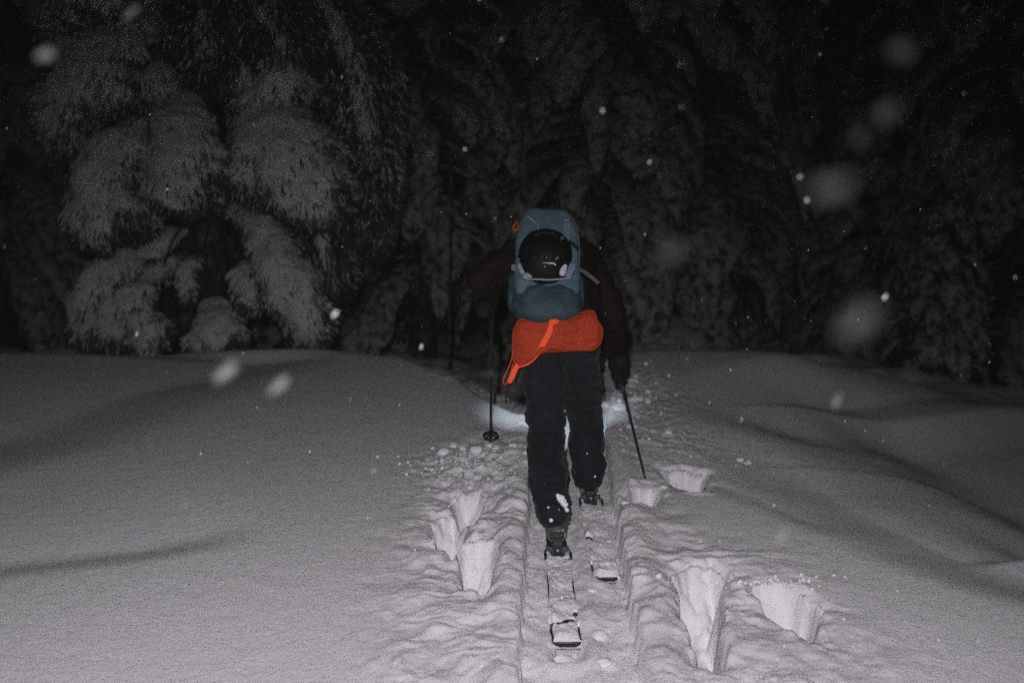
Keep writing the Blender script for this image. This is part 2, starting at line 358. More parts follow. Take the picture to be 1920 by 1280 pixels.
CH = [
    (893, 846, 0.030, 'roundest white snow chunk just below the left pole tip'),
    (917, 836, 0.020, 'small round snow chunk touching the left pole tip'),
    (930, 842, 0.018, 'small snow chunk just right of the left pole tip'),
    (830, 846, 0.032, 'leftmost snow chunk of the crumbled patch by the left pole'),
    (850, 833, 0.022, 'upright snow chunk between the leftmost chunk and the left pole'),
    (868, 840, 0.020, 'snow chunk left of the roundest chunk by the left pole'),
    (1388, 845, 0.022, 'lone pale snow chunk on the smooth slope right of the skier'),
    (1400, 849, 0.014, 'tiny dim snow chunk touching the lone chunk on the right slope'),
    (1246, 908, 0.017, 'small snow chunk right of the right pole tip'),
    (1172, 946, 0.020, 'low snow chunk on the track edge below the right pole'),
    (1138, 672, 0.050, 'far snow chunk beside the skier hip on the right'),
    (1186, 716, 0.045, 'broad far snow chunk right of the gloved hand on the pole'),
    (1135, 735, 0.055, 'large dim snow chunk between trousers and right pole'),
    (1196, 748, 0.040, 'snow chunk just right of the right pole shaft'),
    (1216, 732, 0.026, 'small flat snow chunk furthest right beyond the right pole'),
    (1160, 770, 0.050, 'bluish lit snow chunk between right leg and right pole'),
    (1184, 800, 0.035, 'broken snow chunk in front of the right pole'),
    (1254, 810, 0.022, 'small flat snow chunk on the slope right of the pole'),
    (1352, 1240, 0.022, 'small snow chunk at the near end of the long pole hole'),
    (1110, 1120, 0.020, 'snow chunk on the trench floor behind the right ski'),
    (1124, 1205, 0.030, 'wide low snow chunk on the trench floor right of the ski tail'),
    (1132, 1262, 0.026, 'snow chunk in the trench at the bottom edge of the picture'),
]
for i, (a, b, r, l) in enumerate(CH):
    chunk(a, b, r, l, 20 + i, 0.7 if i < 6 else 0.5, z=(0.02 if 'trench' in l else None), sink=0.35)
# crumbs: nobody could count these
Vs, Fs_, k = [], [], 0
for (cx, cy, sx, sy, n, r0, r1) in ((-0.20, 4.62, 0.15, 0.10, 110, 0.004, 0.013), (-0.17, 4.40, 0.13, 0.14, 90, 0.003, 0.008), (0.78, 2.95, 0.28, 0.25, 30, 0.003, 0.006),
                                    (-0.25, 3.3, 0.2, 0.4, 30, 0.003, 0.006), (0.93, 3.22, 0.17, 0.035, 40, 0.005, 0.013), (0.7, 4.9, 0.15, 0.3, 30, 0.004, 0.010), (0.75, 6.0, 0.2, 0.5, 30, 0.008, 0.022)):
    for _ in range(n):
        x = random.gauss(cx, sx); y = random.gauss(cy, sy); r = r0 + (r1 - r0) * random.random() ** 2.2
        if float(xl(y)) - 0.02 < x < float(xr(y)) + 0.02: continue
        k += 1; V, Fq = lump((0, 0, 0), r, k, None, 1, 0.8, 0.5)
        Vs.append((V, x, y, r)); Fs_.append(Fq)
zz = height(np.array([v[1] for v in Vs]), np.array([v[2] for v in Vs]))
AV, AF, off = [], [], 0
for (V, x, y, r), Fq, z in zip(Vs, Fs_, zz):
    AV.append(V + np.array([x, y, z + r * 0.45])); AF.append(np.array(Fq) + off); off += len(V)
cr = put('snow_crumbs', mesh_np('snow_crumbs', np.concatenate(AV), np.concatenate(AF), M['snow'])); tag(cr, 'fine snow crumbs scattered round the pole holes and track', 'snow', kind='stuff')

# ------------------------------------------------------------------ trees
UP = np.array([0, 0, 1.0])
def norm(v): return v / (np.linalg.norm(v) + 1e-12)
def resample(P, n):
    P = np.asarray(P, float); m = len(P)
    if m > 2:   # Catmull-Rom
        Q = np.vstack([2 * P[0] - P[1], P, 2 * P[-1] - P[-2]]); out = []
        for i in range(m - 1):
            p0, p1, p2, p3 = Q[i:i + 4]
            for t in np.linspace(0, 1, 12, endpoint=False):
                out.append(0.5 * (2 * p1 + (p2 - p0) * t + (2 * p0 - 5 * p1 + 4 * p2 - p3) * t * t + (3 * p1 - p0 - 3 * p2 + p3) * t ** 3))
        out.append(P[-1]); P = np.array(out)
    s = np.r_[0, np.cumsum(np.linalg.norm(np.diff(P[:, :3], axis=0), axis=1))]
    u = np.linspace(0, s[-1], n); return np.stack([np.interp(u, s, P[:, k]) for k in range(P.shape[1])], 1)
def grid_faces(nt_, ns, closed=True, off=0):
    F = []
    for i in range(nt_ - 1):
        for j in range(ns if closed else ns - 1):
            F.append((off + i * ns + j, off + i * ns + (j + 1) % ns, off + (i + 1) * ns + (j + 1) % ns, off + (i + 1) * ns + j))
    return F
def twigs(P, D, Ln, W, rg):
    """thin diamond leaves at points P pointing along D"""
    n = len(P); R = rg.normal(size=(n, 3)); Sd = np.cross(D, R); Sd /= np.linalg.norm(Sd, axis=1)[:, None] + 1e-9
    Ln = Ln[:, None]; W = W[:, None]
    droop = np.array([0, 0, -1.0]) * Ln * 0.12
    V = np.stack([P, P + D * Ln * 0.45 + Sd * W, P + D * Ln + droop, P + D * Ln * 0.45 - Sd * W], 1).reshape(-1, 3)
    return V, (np.arange(n) * 4)[:, None] + np.array([0, 1, 2, 3])
def bough(spine, width, thick, seed, nt_=34, ns=18, n_green=700, n_frost=500, out=None, lmp=0.36, tw=0.078):
    """a drooping snow-laden spruce bough: returns (snow V,F), (frosted twigs V,F), (green twigs V,F)"""
    rg = np.random.default_rng(seed)
    P = resample(np.c_[np.asarray(spine, float), np.asarray(width, float)], nt_); C = P[:, :3]; Wd = P[:, 3]
    T = np.gradient(C, axis=0); T /= np.linalg.norm(T, axis=1)[:, None]
    if out is None: out = C[-1] - C[0]; out = norm(np.array([out[0], out[1], 0.0]) + 1e-6)
    ref = norm(np.asarray(out, float) + 0.55 * UP)
    Sd = np.cross(T, ref); Sd /= np.linalg.norm(Sd, axis=1)[:, None] + 1e-9
    Nn = np.cross(Sd, T)
    u = np.linspace(0, 1, nt_); ends = np.sqrt(np.clip(1 - np.clip((u - 0.86) / 0.14, 0, 1) ** 2, 0, 1)) * (0.25 + 0.75 * sst(0, 0.12, u))
    ends[-1] = 0.02
    ph = np.linspace(0, 2 * np.pi, ns, endpoint=False)
    c, s = np.cos(ph), np.sin(ph)
    hh = np.where(s > 0, 1.0, 0.3)
    V = C[:, None] + Sd[:, None] * (Wd * ends)[:, None, None] * c[None, :, None] + Nn[:, None] * (thick * ends * np.clip(Wd / Wd.max(), 0.3, 1))[:, None, None] * (s * hh)[None, :, None]
    rad = V - C[:, None]; rn = np.linalg.norm(rad, axis=2, keepdims=True) + 1e-6
    q = V.reshape(-1, 3)
    n = lmp * fbm3(q * 3.6, 3, seed) + 0.16 * fbm3(q * 12, 3, seed + 3)
    # side fingers: the rim breaks up into hanging fronds
    fing = 0.42 * fbm3(np.c_[np.repeat(u, ns) * 9, np.tile(c, nt_) * 1.2, np.full(nt_ * ns, seed * 1.7)], 2, seed + 7)
    V = (V + rad / rn * (n + fing * np.abs(np.tile(c, nt_)) ** 2).reshape(nt_, ns, 1) * (Wd * ends)[:, None, None] * 0.85).reshape(-1, 3)
    fingz = (fbm3(np.c_[np.tile(c, nt_) * 3.2, np.full(nt_ * ns, seed * 0.9), np.zeros(nt_ * ns)], 2, seed + 8) * 0.5)
    V = V + (T[:, None] * (Wd * sst(0.55, 1.0, u))[:, None, None]).repeat(ns, 1).reshape(-1, 3) * fingz[:, None]
    Fq = np.array(grid_faces(nt_, ns))
    def pick(n, rim):
        ti = np.clip(rg.beta(2.3 if rim else 1.4, 0.85 if rim else 1.0, n) * (nt_ - 1), 0, nt_ - 1.01); si = (rg.random(n) * ns if not rim else (np.where(rg.random(n) < 0.5, 0, 0.5) + rg.normal(0, 0.10, n) - 0.06 * np.sign(0.5)) * ns) % ns
        a = ti.astype(int); b = si.astype(int); vv = V[a * ns + b] * 0.5 + V[(a + 1) * ns + (b + 1) % ns] * 0.5
        o_ = (V[a * ns + b] - C[a]); o_ /= np.linalg.norm(o_, axis=1)[:, None] + 1e-6
        return vv + rg.normal(0, 0.012, (n, 3)), o_, T[a], s[b]
    # frost tufts over the top, longer at the rim
    h1 = n_frost // 5; pa = pick(h1, False); pb = pick(n_frost - h1, True); p1, o1, t1 = (np.concatenate([pa[k_], pb[k_]]) for k_ in range(3)); sh = np.r_[np.full(h1, .35), np.ones(n_frost - h1)]; D1 = 0.45 * o1 + 0.7 * t1 + np.array([0, 0, -0.35]) + rg.normal(0, 0.35, (n_frost, 3)); D1 /= np.linalg.norm(D1, axis=1)[:, None]
    f1 = twigs(p1 - o1 * 0.01, D1, tw * sh * (0.35 + 0.8 * rg.random(n_frost)), tw * 0.085 * (0.6 + rg.random(n_frost)), rg)
    p2, o2, t2, s2 = pick(n_green, True); D2 = 0.5 * o2 + 0.45 * t2 + np.array([0, 0, -0.75]) + rg.normal(0, 0.35, (n_green, 3)); D2 /= np.linalg.norm(D2, axis=1)[:, None]
    f2 = twigs(p2 - o2 * 0.03, D2, tw * (0.6 + 1.1 * rg.random(n_green)), tw * 0.08 * (0.6 + rg.random(n_green)), rg)
    half = n_green * 4 // 5 // 2 * 4 // 4
    return (V, Fq), f1, f2
def cat(parts):
    V, F, o = [], [], 0
    for v, f in parts: V.append(v); F.append(np.asarray(f) + o); o += len(v)
    return np.concatenate(V), np.concatenate(F)
def trunk_vf(base, top, r0, r1, seed, n=14, ns=9, bend=0.06):
    u = np.linspace(0, 1, n); C = np.asarray(base)[None] * (1 - u[:, None]) + np.asarray(top)[None] * u[:, None]
    C = C + bend * np.stack([vn2(u * 3 + seed, u * 0, 1), vn2(u * 3 + seed, u * 0 + 5, 2), u * 0], 1)
    ph = np.linspace(0, 2 * np.pi, ns, endpoint=False); r = (r0 * (1 - u) + r1 * u) + r0 * 0.5 * np.exp(-u * 30)
    V = (C[:, None] + np.stack([np.cos(ph), np.sin(ph), ph * 0], 1)[None] * (r[:, None] * (1 + 0.10 * np.sin(ph * 3 + seed)[None]))[..., None]).reshape(-1, 3)
    return V, np.array(grid_faces(n, ns))

# --- the big spruce on the left, bough by bough (photograph points -> places 8.3 to 9.6 m ahead)
tb = at(392, 640, 9.35); TX, TY = tb[0], tb[1]; tz = hz(TX, TY) - 0.1
hero = empty('snowy_spruce', (TX, TY, tz), 'big spruce on the left with wide snow laden boughs drooping almost to the ground', 'tree')
tv = [trunk_vf((TX, TY, tz), (TX + 0.05, TY + 0.1, 9.0), 0.16, 0.03, 1)]
put('trunk', mesh_np('trunk', *cat(tv), M['bark']), hero)
for dx, r in ((-0.17, 0.07), (0.17, 0.06)):
    put('trunk', mesh_np('trunk', *trunk_vf((TX + dx, TY - 0.1, tz), (TX + dx * 0.4, TY, 3.2), r, 0.03, 5 + dx), M['bark']), hero)
HB = [  # spine pixels with distance ahead, half widths (m), thickness, twig counts
    ([(330, 40, 9.3), (255, 40, 9.0), (190, 95, 8.7), (150, 180, 8.55), (100, 290, 8.5)], [.20, .34, .42, .36, .20], .22),
    ([(360, 60, 9.3), (300, 150, 8.9), (215, 150, 8.6), (205, 195, 8.5)], [.15, .30, .28, .10], .2),
    ([(380, 150, 9.3), (340, 190, 8.8), (335, 255, 8.5), (352, 340, 8.35), (380, 385, 8.3)], [.12, .20, .30, .42, .26], .22),
    ([(400, 90, 9.4), (470, 110, 8.9), (520, 170, 8.7), (500, 250, 8.6)], [.2, .32, .34, .18], .2),
    ([(430, 190, 9.3), (490, 215, 8.8), (530, 270, 8.45), (580, 340, 8.3), (640, 400, 8.25)], [.15, .30, .40, .44, .26], .24),
    ([(440, 250, 9.2), (480, 285, 8.6), (500, 330, 8.4), (520, 375, 8.3)], [.15, .24, .28, .2], .18),
    ([(350, 200, 9.3), (262, 240, 8.7), (215, 300, 8.45), (200, 380, 8.3), (205, 455, 8.25)], [.12, .20, .33, .36, .38], .24),
    ([(245, 300, 8.8), (258, 370, 8.6), (262, 440, 8.5)], [.12, .18, .14], .14),
    ([(420, 380, 9.2), (478, 415, 8.8), (510, 470, 8.55), (545, 540, 8.4), (600, 640, 8.35)], [.10, .15, .22, .28, .24], .18),
    ([(470, 500, 8.9), (485, 530, 8.6), (490, 570, 8.5)], [.15, .22, .16], .16),
    ([(350, 430, 9.2), (240, 480, 8.8), (185, 540, 8.6), (155, 640, 8.5)], [.10, .18, .22, .16], .16),
    ([(340, 480, 9.2), (265, 525, 8.8), (235, 570, 8.6), (210, 650, 8.5)], [.10, .15, .24, .28], .2),
    ([(240, 580, 8.7), (260, 610, 8.55), (300, 650, 8.45)], [.15, .18, .2], .16),
    ([(402, 560, 9.0), (404, 590, 8.8), (405, 620, 8.6), (408, 665, 8.5)], [.10, .16, .24, .30], .2),
    ([(370, 480, 9.2), (352, 510, 8.9), (348, 560, 8.8)], [.06, .10, .08], .08),
    # the arching outer right side, mostly needles with thin snow
    ([(430, -60, 9.4), (560, -20, 9.0), (650, 90, 8.9), (690, 230, 8.9), (705, 370, 8.9), (712, 470, 8.9)], [.25, .34, .30, .26, .20, .10], .16),
    ([(430, 20, 9.5), (530, 70, 9.1), (610, 190, 8.95), (650, 320, 8.9), (665, 440, 8.9)], [.2, .30, .30, .28, .12], .16),
    ([(400, -90, 9.4), (470, -40, 8.9), (520, 40, 8.7), (560, 140, 8.7)], [.25, .38, .36, .2], .2),
    ([(390, -40, 9.3), (385, 20, 8.8), (390, 90, 8.6), (375, 140, 8.6)], [.25, .30, .30, .2], .2),
    ([(360, -80, 9.3), (240, -60, 8.9), (150, 0, 8.8), (90, 120, 8.8)], [.3, .35, .35, .2], .2),
    ([(640, 380, 9.4), (600, 400, 9.2), (610, 470, 9.1), (640, 540, 9.1)], [.25, .25, .22, .1], .12),
]
for i, (sp, wd, th) in enumerate(HB):
    wd = [w_ * .87 for w_ in wd] if i in (2, 4, 5, 6, 8) else wd
    spn = [at(*s) for s in sp]; thin = i in (15, 16, 17, 18, 20)
    big = max(wd) / 0.35; ln = sum(np.linalg.norm(spn[k + 1] - spn[k]) for k in range(len(spn) - 1))
    ng = int(3200 * big * ln); nf = int(2300 * big * ln)
    sn, fr, gr = bough(spn, [w_ * (0.35 if thin else 1.0) for w_ in wd], th * (0.5 if thin else 1), 200 + i, 44, 26, 10, nf, out=(0.15 if sp[-1][0] > 400 else -0.15, -1, 0))
    if thin:
        _, fr, gr = bough(spn, wd, th, 200 + i, 44, 26, int(ng * 1.2), int(nf * .8), out=(0.2, -1, 0), tw=0.10)
    else:
        _, _, gr = bough(spn, wd, th, 200 + i, 44, 26, ng, 10, out=(0.15 if sp[-1][0] > 400 else -0.15, -1, 0))
    b = put('bough', mesh_np('bough', sn[0], sn[1], M['tree_snow']), hero)
    nd = put('frosted_needles', mesh_np('frosted_needles', *fr, M['frosted'], False), b); nd.location = (0, 0, 0)
    nd = put('needles', mesh_np('needles', *gr, M['needles'], False), b); nd.location = (0, 0, 0)
# bare hanging branches on the right of the trunk
def tube_vf(P, r, ns=6, n=None):
    P = resample(P, n or max(6, len(P) * 6)); r = np.interp(np.linspace(0, 1, len(P)), np.linspace(0, 1, len(np.atleast_1d(r))), np.atleast_1d(r)) if np.ndim(r) else np.full(len(P), r)
    T = np.gradient(P, axis=0); T /= np.linalg.norm(T, axis=1)[:, None] + 1e-9
    A = np.array([0.31, 0.2, 0.93]); S1 = np.cross(T, A); S1 /= np.linalg.norm(S1, axis=1)[:, None] + 1e-9; S2 = np.cross(S1, T)
    ph = np.linspace(0, 2 * np.pi, ns, endpoint=False)
    V = (P[:, None] + (S1[:, None] * np.cos(ph)[None, :, None] + S2[:, None] * np.sin(ph)[None, :, None]) * r[:, None, None]).reshape(-1, 3)
    Fq = grid_faces(len(P), ns); V = np.vstack([V, P[:1], P[-1:]]); a = len(V) - 2
    Fq = [list(f) for f in Fq] + [[a, (j + 1) % ns, j] for j in range(ns)] + [[a + 1, (len(P) - 1) * ns + j, (len(P) - 1) * ns + (j + 1) % ns] for j in range(ns)]
    return V, Fq
for pts in ([(370, 400, 9.1), (330, 440, 8.9), (300, 520, 8.9), (290, 575, 8.9)], [(410, 420, 9.1), (440, 470, 8.9), (455, 560, 8.9)], [(400, 400, 9.2), (380, 470, 9.0), (372, 560, 9.0)], [(430, 350, 9.1), (550, 400, 9.0), (640, 480, 8.9), (668, 560, 8.9)], [(430, 370, 9.1), (510, 400, 8.9), (565, 450, 8.8), (605, 540, 8.8)], [(430, 360, 9.1), (520, 395, 9.0), (585, 470, 8.9), (628, 560, 8.9)], [(420, 380, 9.2), (540, 430, 9.1), (590, 520, 9.0), (600, 570, 9.0)]):
    put('bare_branch', mesh_list('bare_branch', *tube_vf([at(*p) for p in pts], [0.014, 0.006]), M['bark']), hero)
# the dim inner foliage: hanging twigs round the stems and the upper crown above the picture
rg = np.random.default_rng(5)
n = 9000; a = rg.random(n) * 2 * np.pi; zz_ = 0.1 + 6.5 * rg.random(n) ** 1.1; rr = (0.15 + 1.15 * rg.random(n)) * (1 - zz_ / 9.5)
P = np.stack([TX + rr * np.cos(a), TY + 0.25 + rr * np.sin(a) * 0.55, zz_], 1)
D = np.stack([np.cos(a) * 0.4, np.sin(a) * 0.4, -0.8 + 0 * a], 1) + rg.normal(0, 0.3, (n, 3)); D /= np.linalg.norm(D, axis=1)[:, None]
put('inner_needles', mesh_np('inner_needles', *twigs(P, D, 0.10 + 0.14 * rg.random(n), 0.008 + 0.008 * rg.random(n), rg), M['needles'], False), hero)
cs, cg = [], []
for k in range(26):
    z0 = 3.2 + 5.2 * k / 26; an = k * 2.4; R = 1.7 * (1 - z0 / 9.6) + 0.2; d = np.array([math.cos(an), math.sin(an), 0])
    sp = [np.array([TX, TY, z0]), np.array([TX, TY, z0]) + d * R * .5 + UP * .03, np.array([TX, TY, z0]) + d * R * .9 - UP * R * .35, np.array([TX, TY, z0]) + d * R - UP * R * .7]
    sn, fr, gr = bough(sp, [.08, .22, .26, .12], .14, 400 + k, 14, 10, 160, 120); cs.append(sn); cg += [fr, gr]
put('upper_boughs', mesh_np('upper_boughs', *cat(cs), M['tree_snow']), hero)
o = put('upper_needles', mesh_np('upper_needles', *cat(cg), M['frosted'], False), hero)

# --- other spruces: three kinds of crown, each with trunk, snow and needles
def spruce_meshes(seed, H, R, nb, low=0.25):
    rg = np.random.default_rng(seed); cs, cf, cg = [], [], []
    for k in range(nb):
        f = (k + rg.random()) / nb; z0 = low + (H - low) * (1 - (1 - f) ** 1.0) * 0.97; an = k * 2.39996 + rg.normal(0, .25)
        Rr = R * (1 - z0 / H) ** 0.75 * (0.75 + 0.45 * rg.random()) + 0.10; d = np.array([math.cos(an), math.sin(an), 0]); c0 = np.array([0, 0, z0 + 0.3 * Rr])
        dr = 0.55 + 0.45 * rg.random()
        tw2 = np.array([-d[1], d[0], 0]) * rg.normal(0, .18) * Rr; hg = Rr * dr * (0.55 + 0.5 * rg.random()) + .12
        sp = [c0, c0 + d * Rr * .42 - UP * Rr * .06 + tw2 * .3, c0 + d * Rr * .78 - UP * hg * .42 + tw2, c0 + d * Rr * .92 - UP * hg + tw2 * 1.2]
        wd = (.10 + Rr * 0.11) * (0.6 + 1.1 * rg.random()); sn, fr, gr = bough(sp, [.04, wd * .7, wd, wd * .35], wd * .42, seed * 50 + k, 14, 11, 190, 70, tw=0.085, lmp=.45)
        cs.append(sn); cf.append(fr); cg.append(gr)
    n = 2500; a = rg.random(n) * 6.283; z = low + (H - low) * rg.random(n) ** 1.3; r = R * 0.75 * (1 - z / H) * np.sqrt(rg.random(n))
    P = np.stack([r * np.cos(a), r * np.sin(a), z], 1); D = np.stack([np.cos(a) * .5, np.sin(a) * .5, -0.6 + 0 * a], 1) + rg.normal(0, .3, (n, 3)); D /= np.linalg.norm(D, axis=1)[:, None]
    cg.append(twigs(P, D, 0.12 + 0.2 * rg.random(n), 0.012 + 0.014 * rg.random(n), rg))
    return (mesh_np('trunk', *trunk_vf((0, 0, -0.3), (0.05, 0, H), 0.04 + H * 0.011, 0.015, seed), M['bark']),
            mesh_np('snow_load', *cat(cs), M['dimmed_far_snow']), mesh_np('frosted_needles', *cat(cf), M['frosted'], False), mesh_np('needles', *cat(cg), M['needles'], False))
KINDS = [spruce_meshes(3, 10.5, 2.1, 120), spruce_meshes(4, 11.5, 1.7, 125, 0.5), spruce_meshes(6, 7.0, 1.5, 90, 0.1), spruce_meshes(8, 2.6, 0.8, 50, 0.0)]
def spruce(kind, x, y, rz, sc, label, group='snowy spruces standing in the dark forest'):
    t = empty('snowy_spruce', (x, y, hz(x, y)), label, 'tree', group); t.rotation_euler = (0, 0, rz); t.scale = (sc, sc, sc)
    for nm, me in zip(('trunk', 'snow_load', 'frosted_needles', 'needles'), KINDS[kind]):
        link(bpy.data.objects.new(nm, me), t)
    return t
def at_x(px, Y): return float(at(px, 600, Y)[0])
TR = [
    (0, 1110, 13.5, 0.3, 0.95, 'broad dim spruce straight behind the skier and backpack'),
    (1, 790, 13.0, 1.9, 0.9, 'tall narrow spruce between the big left spruce and the skier'),
    (2, 905, 19.5, 0.5, 1.3, 'faint spruce seen just left of the backpack, far behind'),
    (1, 1290, 14.2, 4.1, 1.0, 'dim tall spruce right of the skier arm'),
    (0, 1480, 17.0, 2.1, 1.0, 'wide dark spruce in the middle of the right half'),
    (2, 1650, 14.5, 3.0, 0.95, 'dark medium spruce between the right half centre and the edge trees'),
    (0, 1880, 12.0, 5.2, 0.85, 'snow laden spruce at the right edge with its low boughs catching light'),
    (3, 1760, 11.0, 1.1, 0.8, 'little snow covered spruce left of the right edge spruce'),
    (0, 10, 15.0, 0.9, 1.05, 'dark spruce at the left edge behind the big spruce'),
    (1, 640, 16.5, 3.3, 1.1, 'dark spruce right behind the edge of the big left spruce'),
    (1, 230, 17.0, 5.0, 1.1, 'dark spruce hidden mostly behind the big left spruce'),
]
for k, px, Y, rz, sc, l in TR: spruce(k, at_x(px, Y), Y, rz, sc, l)
rr = random.Random(4); placed = [(at_x(p, Y), Y) for _, p, Y, *_ in TR] + [(TX, TY)]
ct = 0
while ct < 46:
    y = rr.uniform(16.5, 32); x = rr.uniform(-0.85 * y, 0.85 * y)
    if min(math.hypot(x - a, y - b) for a, b in placed) < 1.9: continue
    placed.append((x, y)); ct += 1
    spruce(rr.choice([0, 0, 1, 1, 2]), x, y, rr.uniform(0, 6.28), rr.uniform(1.0, 1.35), 'dark snowy spruce deep in the forest behind the front trees', 'spruces deep in the forest')
for x, y in ((-7.8, 8.0), (-8.5, 12.5), (-7.0, 15.5), (8.6, 9.0), (9.4, 13.0), (10.5, 7.0), (-10.5, 6.5)):
    spruce(rr.choice([0, 1]), x, y, rr.uniform(0, 6.28), 1.0, 'snowy spruce at the side of the clearing beyond the front trees', 'spruces along the sides of the clearing')
# a thin bare pole of a tree left of the skier
bx = at_x(845, 10.8)
st_ = empty('bare_tree', (bx, 10.8, hz(bx, 10.8)), 'thin bare straight tree stem left of the skier', 'tree')
put('trunk', mesh_np('trunk', *trunk_vf((bx, 10.8, hz(bx, 10.8) - .1), (bx - 0.1, 10.9, 7.5), 0.015, 0.008, 3, 24), M['bark']), st_)
for k in range(9):
    z0 = 0.8 + k * 0.45; an = k * 2.3; L = 0.5; d = np.array([math.cos(an), math.sin(an), -.25])
    p0 = np.array([bx - 0.013 * z0, 10.8, z0]); put('bare_branch', mesh_list('bare_branch', *tube_vf([p0, p0 + d * L * .5, p0 + d * L + np.array([0, 0, -.12])], [0.012, 0.004]), M['bark']), st_)

# ------------------------------------------------------------------ bodies: tapered capsules grown into one skin
def capsule(p, q, r0, r1, flat=None, ns=14):
    p = np.asarray(p, float); q = np.asarray(q, float); ax = q - p; L = np.linalg.norm(ax); ax = ax / (L + 1e-9)
    a = np.array([1, 0, 0]) if abs(ax[0]) < 0.9 else np.array([0, 1, 0]); s1 = norm(np.cross(ax, a)); s2 = np.cross(ax, s1)
    prof = [(-math.cos(t) * r0, math.sin(t) * r0) for t in np.linspace(0.0, math.pi / 2, 5)] + [(L + math.sin(t) * r1, math.cos(t) * r1) for t in np.linspace(0, math.pi / 2, 5)]
    prof[0] = (prof[0][0], 1e-4); prof[-1] = (prof[-1][0], 1e-4)
    ph = np.linspace(0, 2 * np.pi, ns, endpoint=False)
    V = np.array([p + ax * h + (s1 * math.cos(t) + s2 * math.sin(t)) * r for h, r in prof for t in ph])
    F = grid_faces(len(prof), ns); F = [list(f) for f in F]
    F.append(list(range(ns))[::-1]); F.append([(len(prof) - 1) * ns + j for j in range(ns)])
    return V, F
def grow(name, parts, voxel, smooth, m, disp=None):
    V, F, o = [], [], 0
    for v, f in parts:
        V.append(np.asarray(v)); F += [[i + o for i in x] for x in f]; o += len(v)
    me = mesh_list(name, np.concatenate(V), F, m)
    bm = bmesh.new(); bm.from_mesh(me); bmesh.ops.recalc_face_normals(bm, faces=bm.faces); bm.to_mesh(me); bm.free()
    ob = bpy.data.objects.new('tmp', me); COL.objects.link(ob)
    r = ob.modifiers.new('r', 'REMESH'); r.mode = 'VOXEL'; r.voxel_size = voxel
    s = ob.modifiers.new('s', 'SMOOTH'); s.iterations = smooth; s.factor = 0.5
    dg = bpy.context.evaluated_depsgraph_get(); me2 = bpy.data.meshes.new_from_object(ob.evaluated_get(dg))
    bpy.data.objects.remove(ob); me2.name = name
    if disp:
        n = len(me2.vertices); c = np.empty(n * 3, dtype=np.float32); me2.vertices.foreach_get('co', c); c = c.reshape(-1, 3).astype(float)
        nm = np.empty(n * 3, dtype=np.float32); me2.vertices.foreach_get('normal', nm); nm = nm.reshape(-1, 3)
        c = c + nm * disp(c)[:, None]; me2.vertices.foreach_set('co', c.astype(np.float32).ravel()); me2.update()
    me2.polygons.foreach_set('use_smooth', np.ones(len(me2.polygons), dtype=bool))
    me2.materials.clear(); me2.materials.append(m); return me2
def box_vf(c, h, R=None):
    V = np.array([[x, y, z] for x in (-1, 1) for y in (-1, 1) for z in (-1, 1)], float) * np.asarray(h)
    if R is not None: V = V @ np.asarray(R)
    return V + np.asarray(c), [[0, 1, 3, 2], [4, 6, 7, 5], [0, 4, 5, 1], [2, 3, 7, 6], [0, 2, 6, 4], [1, 5, 7, 3]]
def bev(name, vf_list, m, w=0.003, seg=2):
    V, F, o = [], [], 0
    for v, f in vf_list: V.append(np.asarray(v)); F += [[i + o for i in x] for x in f]; o += len(v)
    me = mesh_list(name, np.concatenate(V), F, m, False); bm = bmesh.new(); bm.from_mesh(me)
    bmesh.ops.recalc_face_normals(bm, faces=bm.faces)
    bmesh.ops.bevel(bm, geom=[e for e in bm.edges if e.calc_face_angle(0) > 0.6], offset=w, segments=seg, affect='EDGES')
    bm.to_mesh(me); bm.free(); return me

# skeleton
hipL, hipR = at(1018, 650, 4.10), at(1084, 650, 4.14)
kneeL, kneeR = at(1024, 812, 4.14), at(1098, 800, 4.42)
ankL, ankR = at(1045, 985, 3.80), at(1105, 918, 4.38)
pel = (hipL + hipR) / 2 + np.array([0, .02, .05])
waist = np.array([.185, 4.20, .93]); chest = np.array([.18, 4.34, 1.10]); neck = np.array([.175, 4.47, 1.17]); head = np.array([.170, 4.615, 1.185])
shL, shR = at(968, 478, 4.40), at(1100, 486, 4.40)
elL, elR = at(899, 524, 4.30), at(1150, 585, 4.34)
haL, haR = at(922, 552, 4.58), at(1160, 696, 4.62)
person = None
FD = norm(np.array([0.0, 0.72, -0.69]))       # where the face looks: down at the ski tips
FU = norm(np.array([0.0, 0.69, 0.72])); FR = np.array([1.0, 0, 0])
def hp(r, u, f): return head + FR * r + FU * u + FD * f
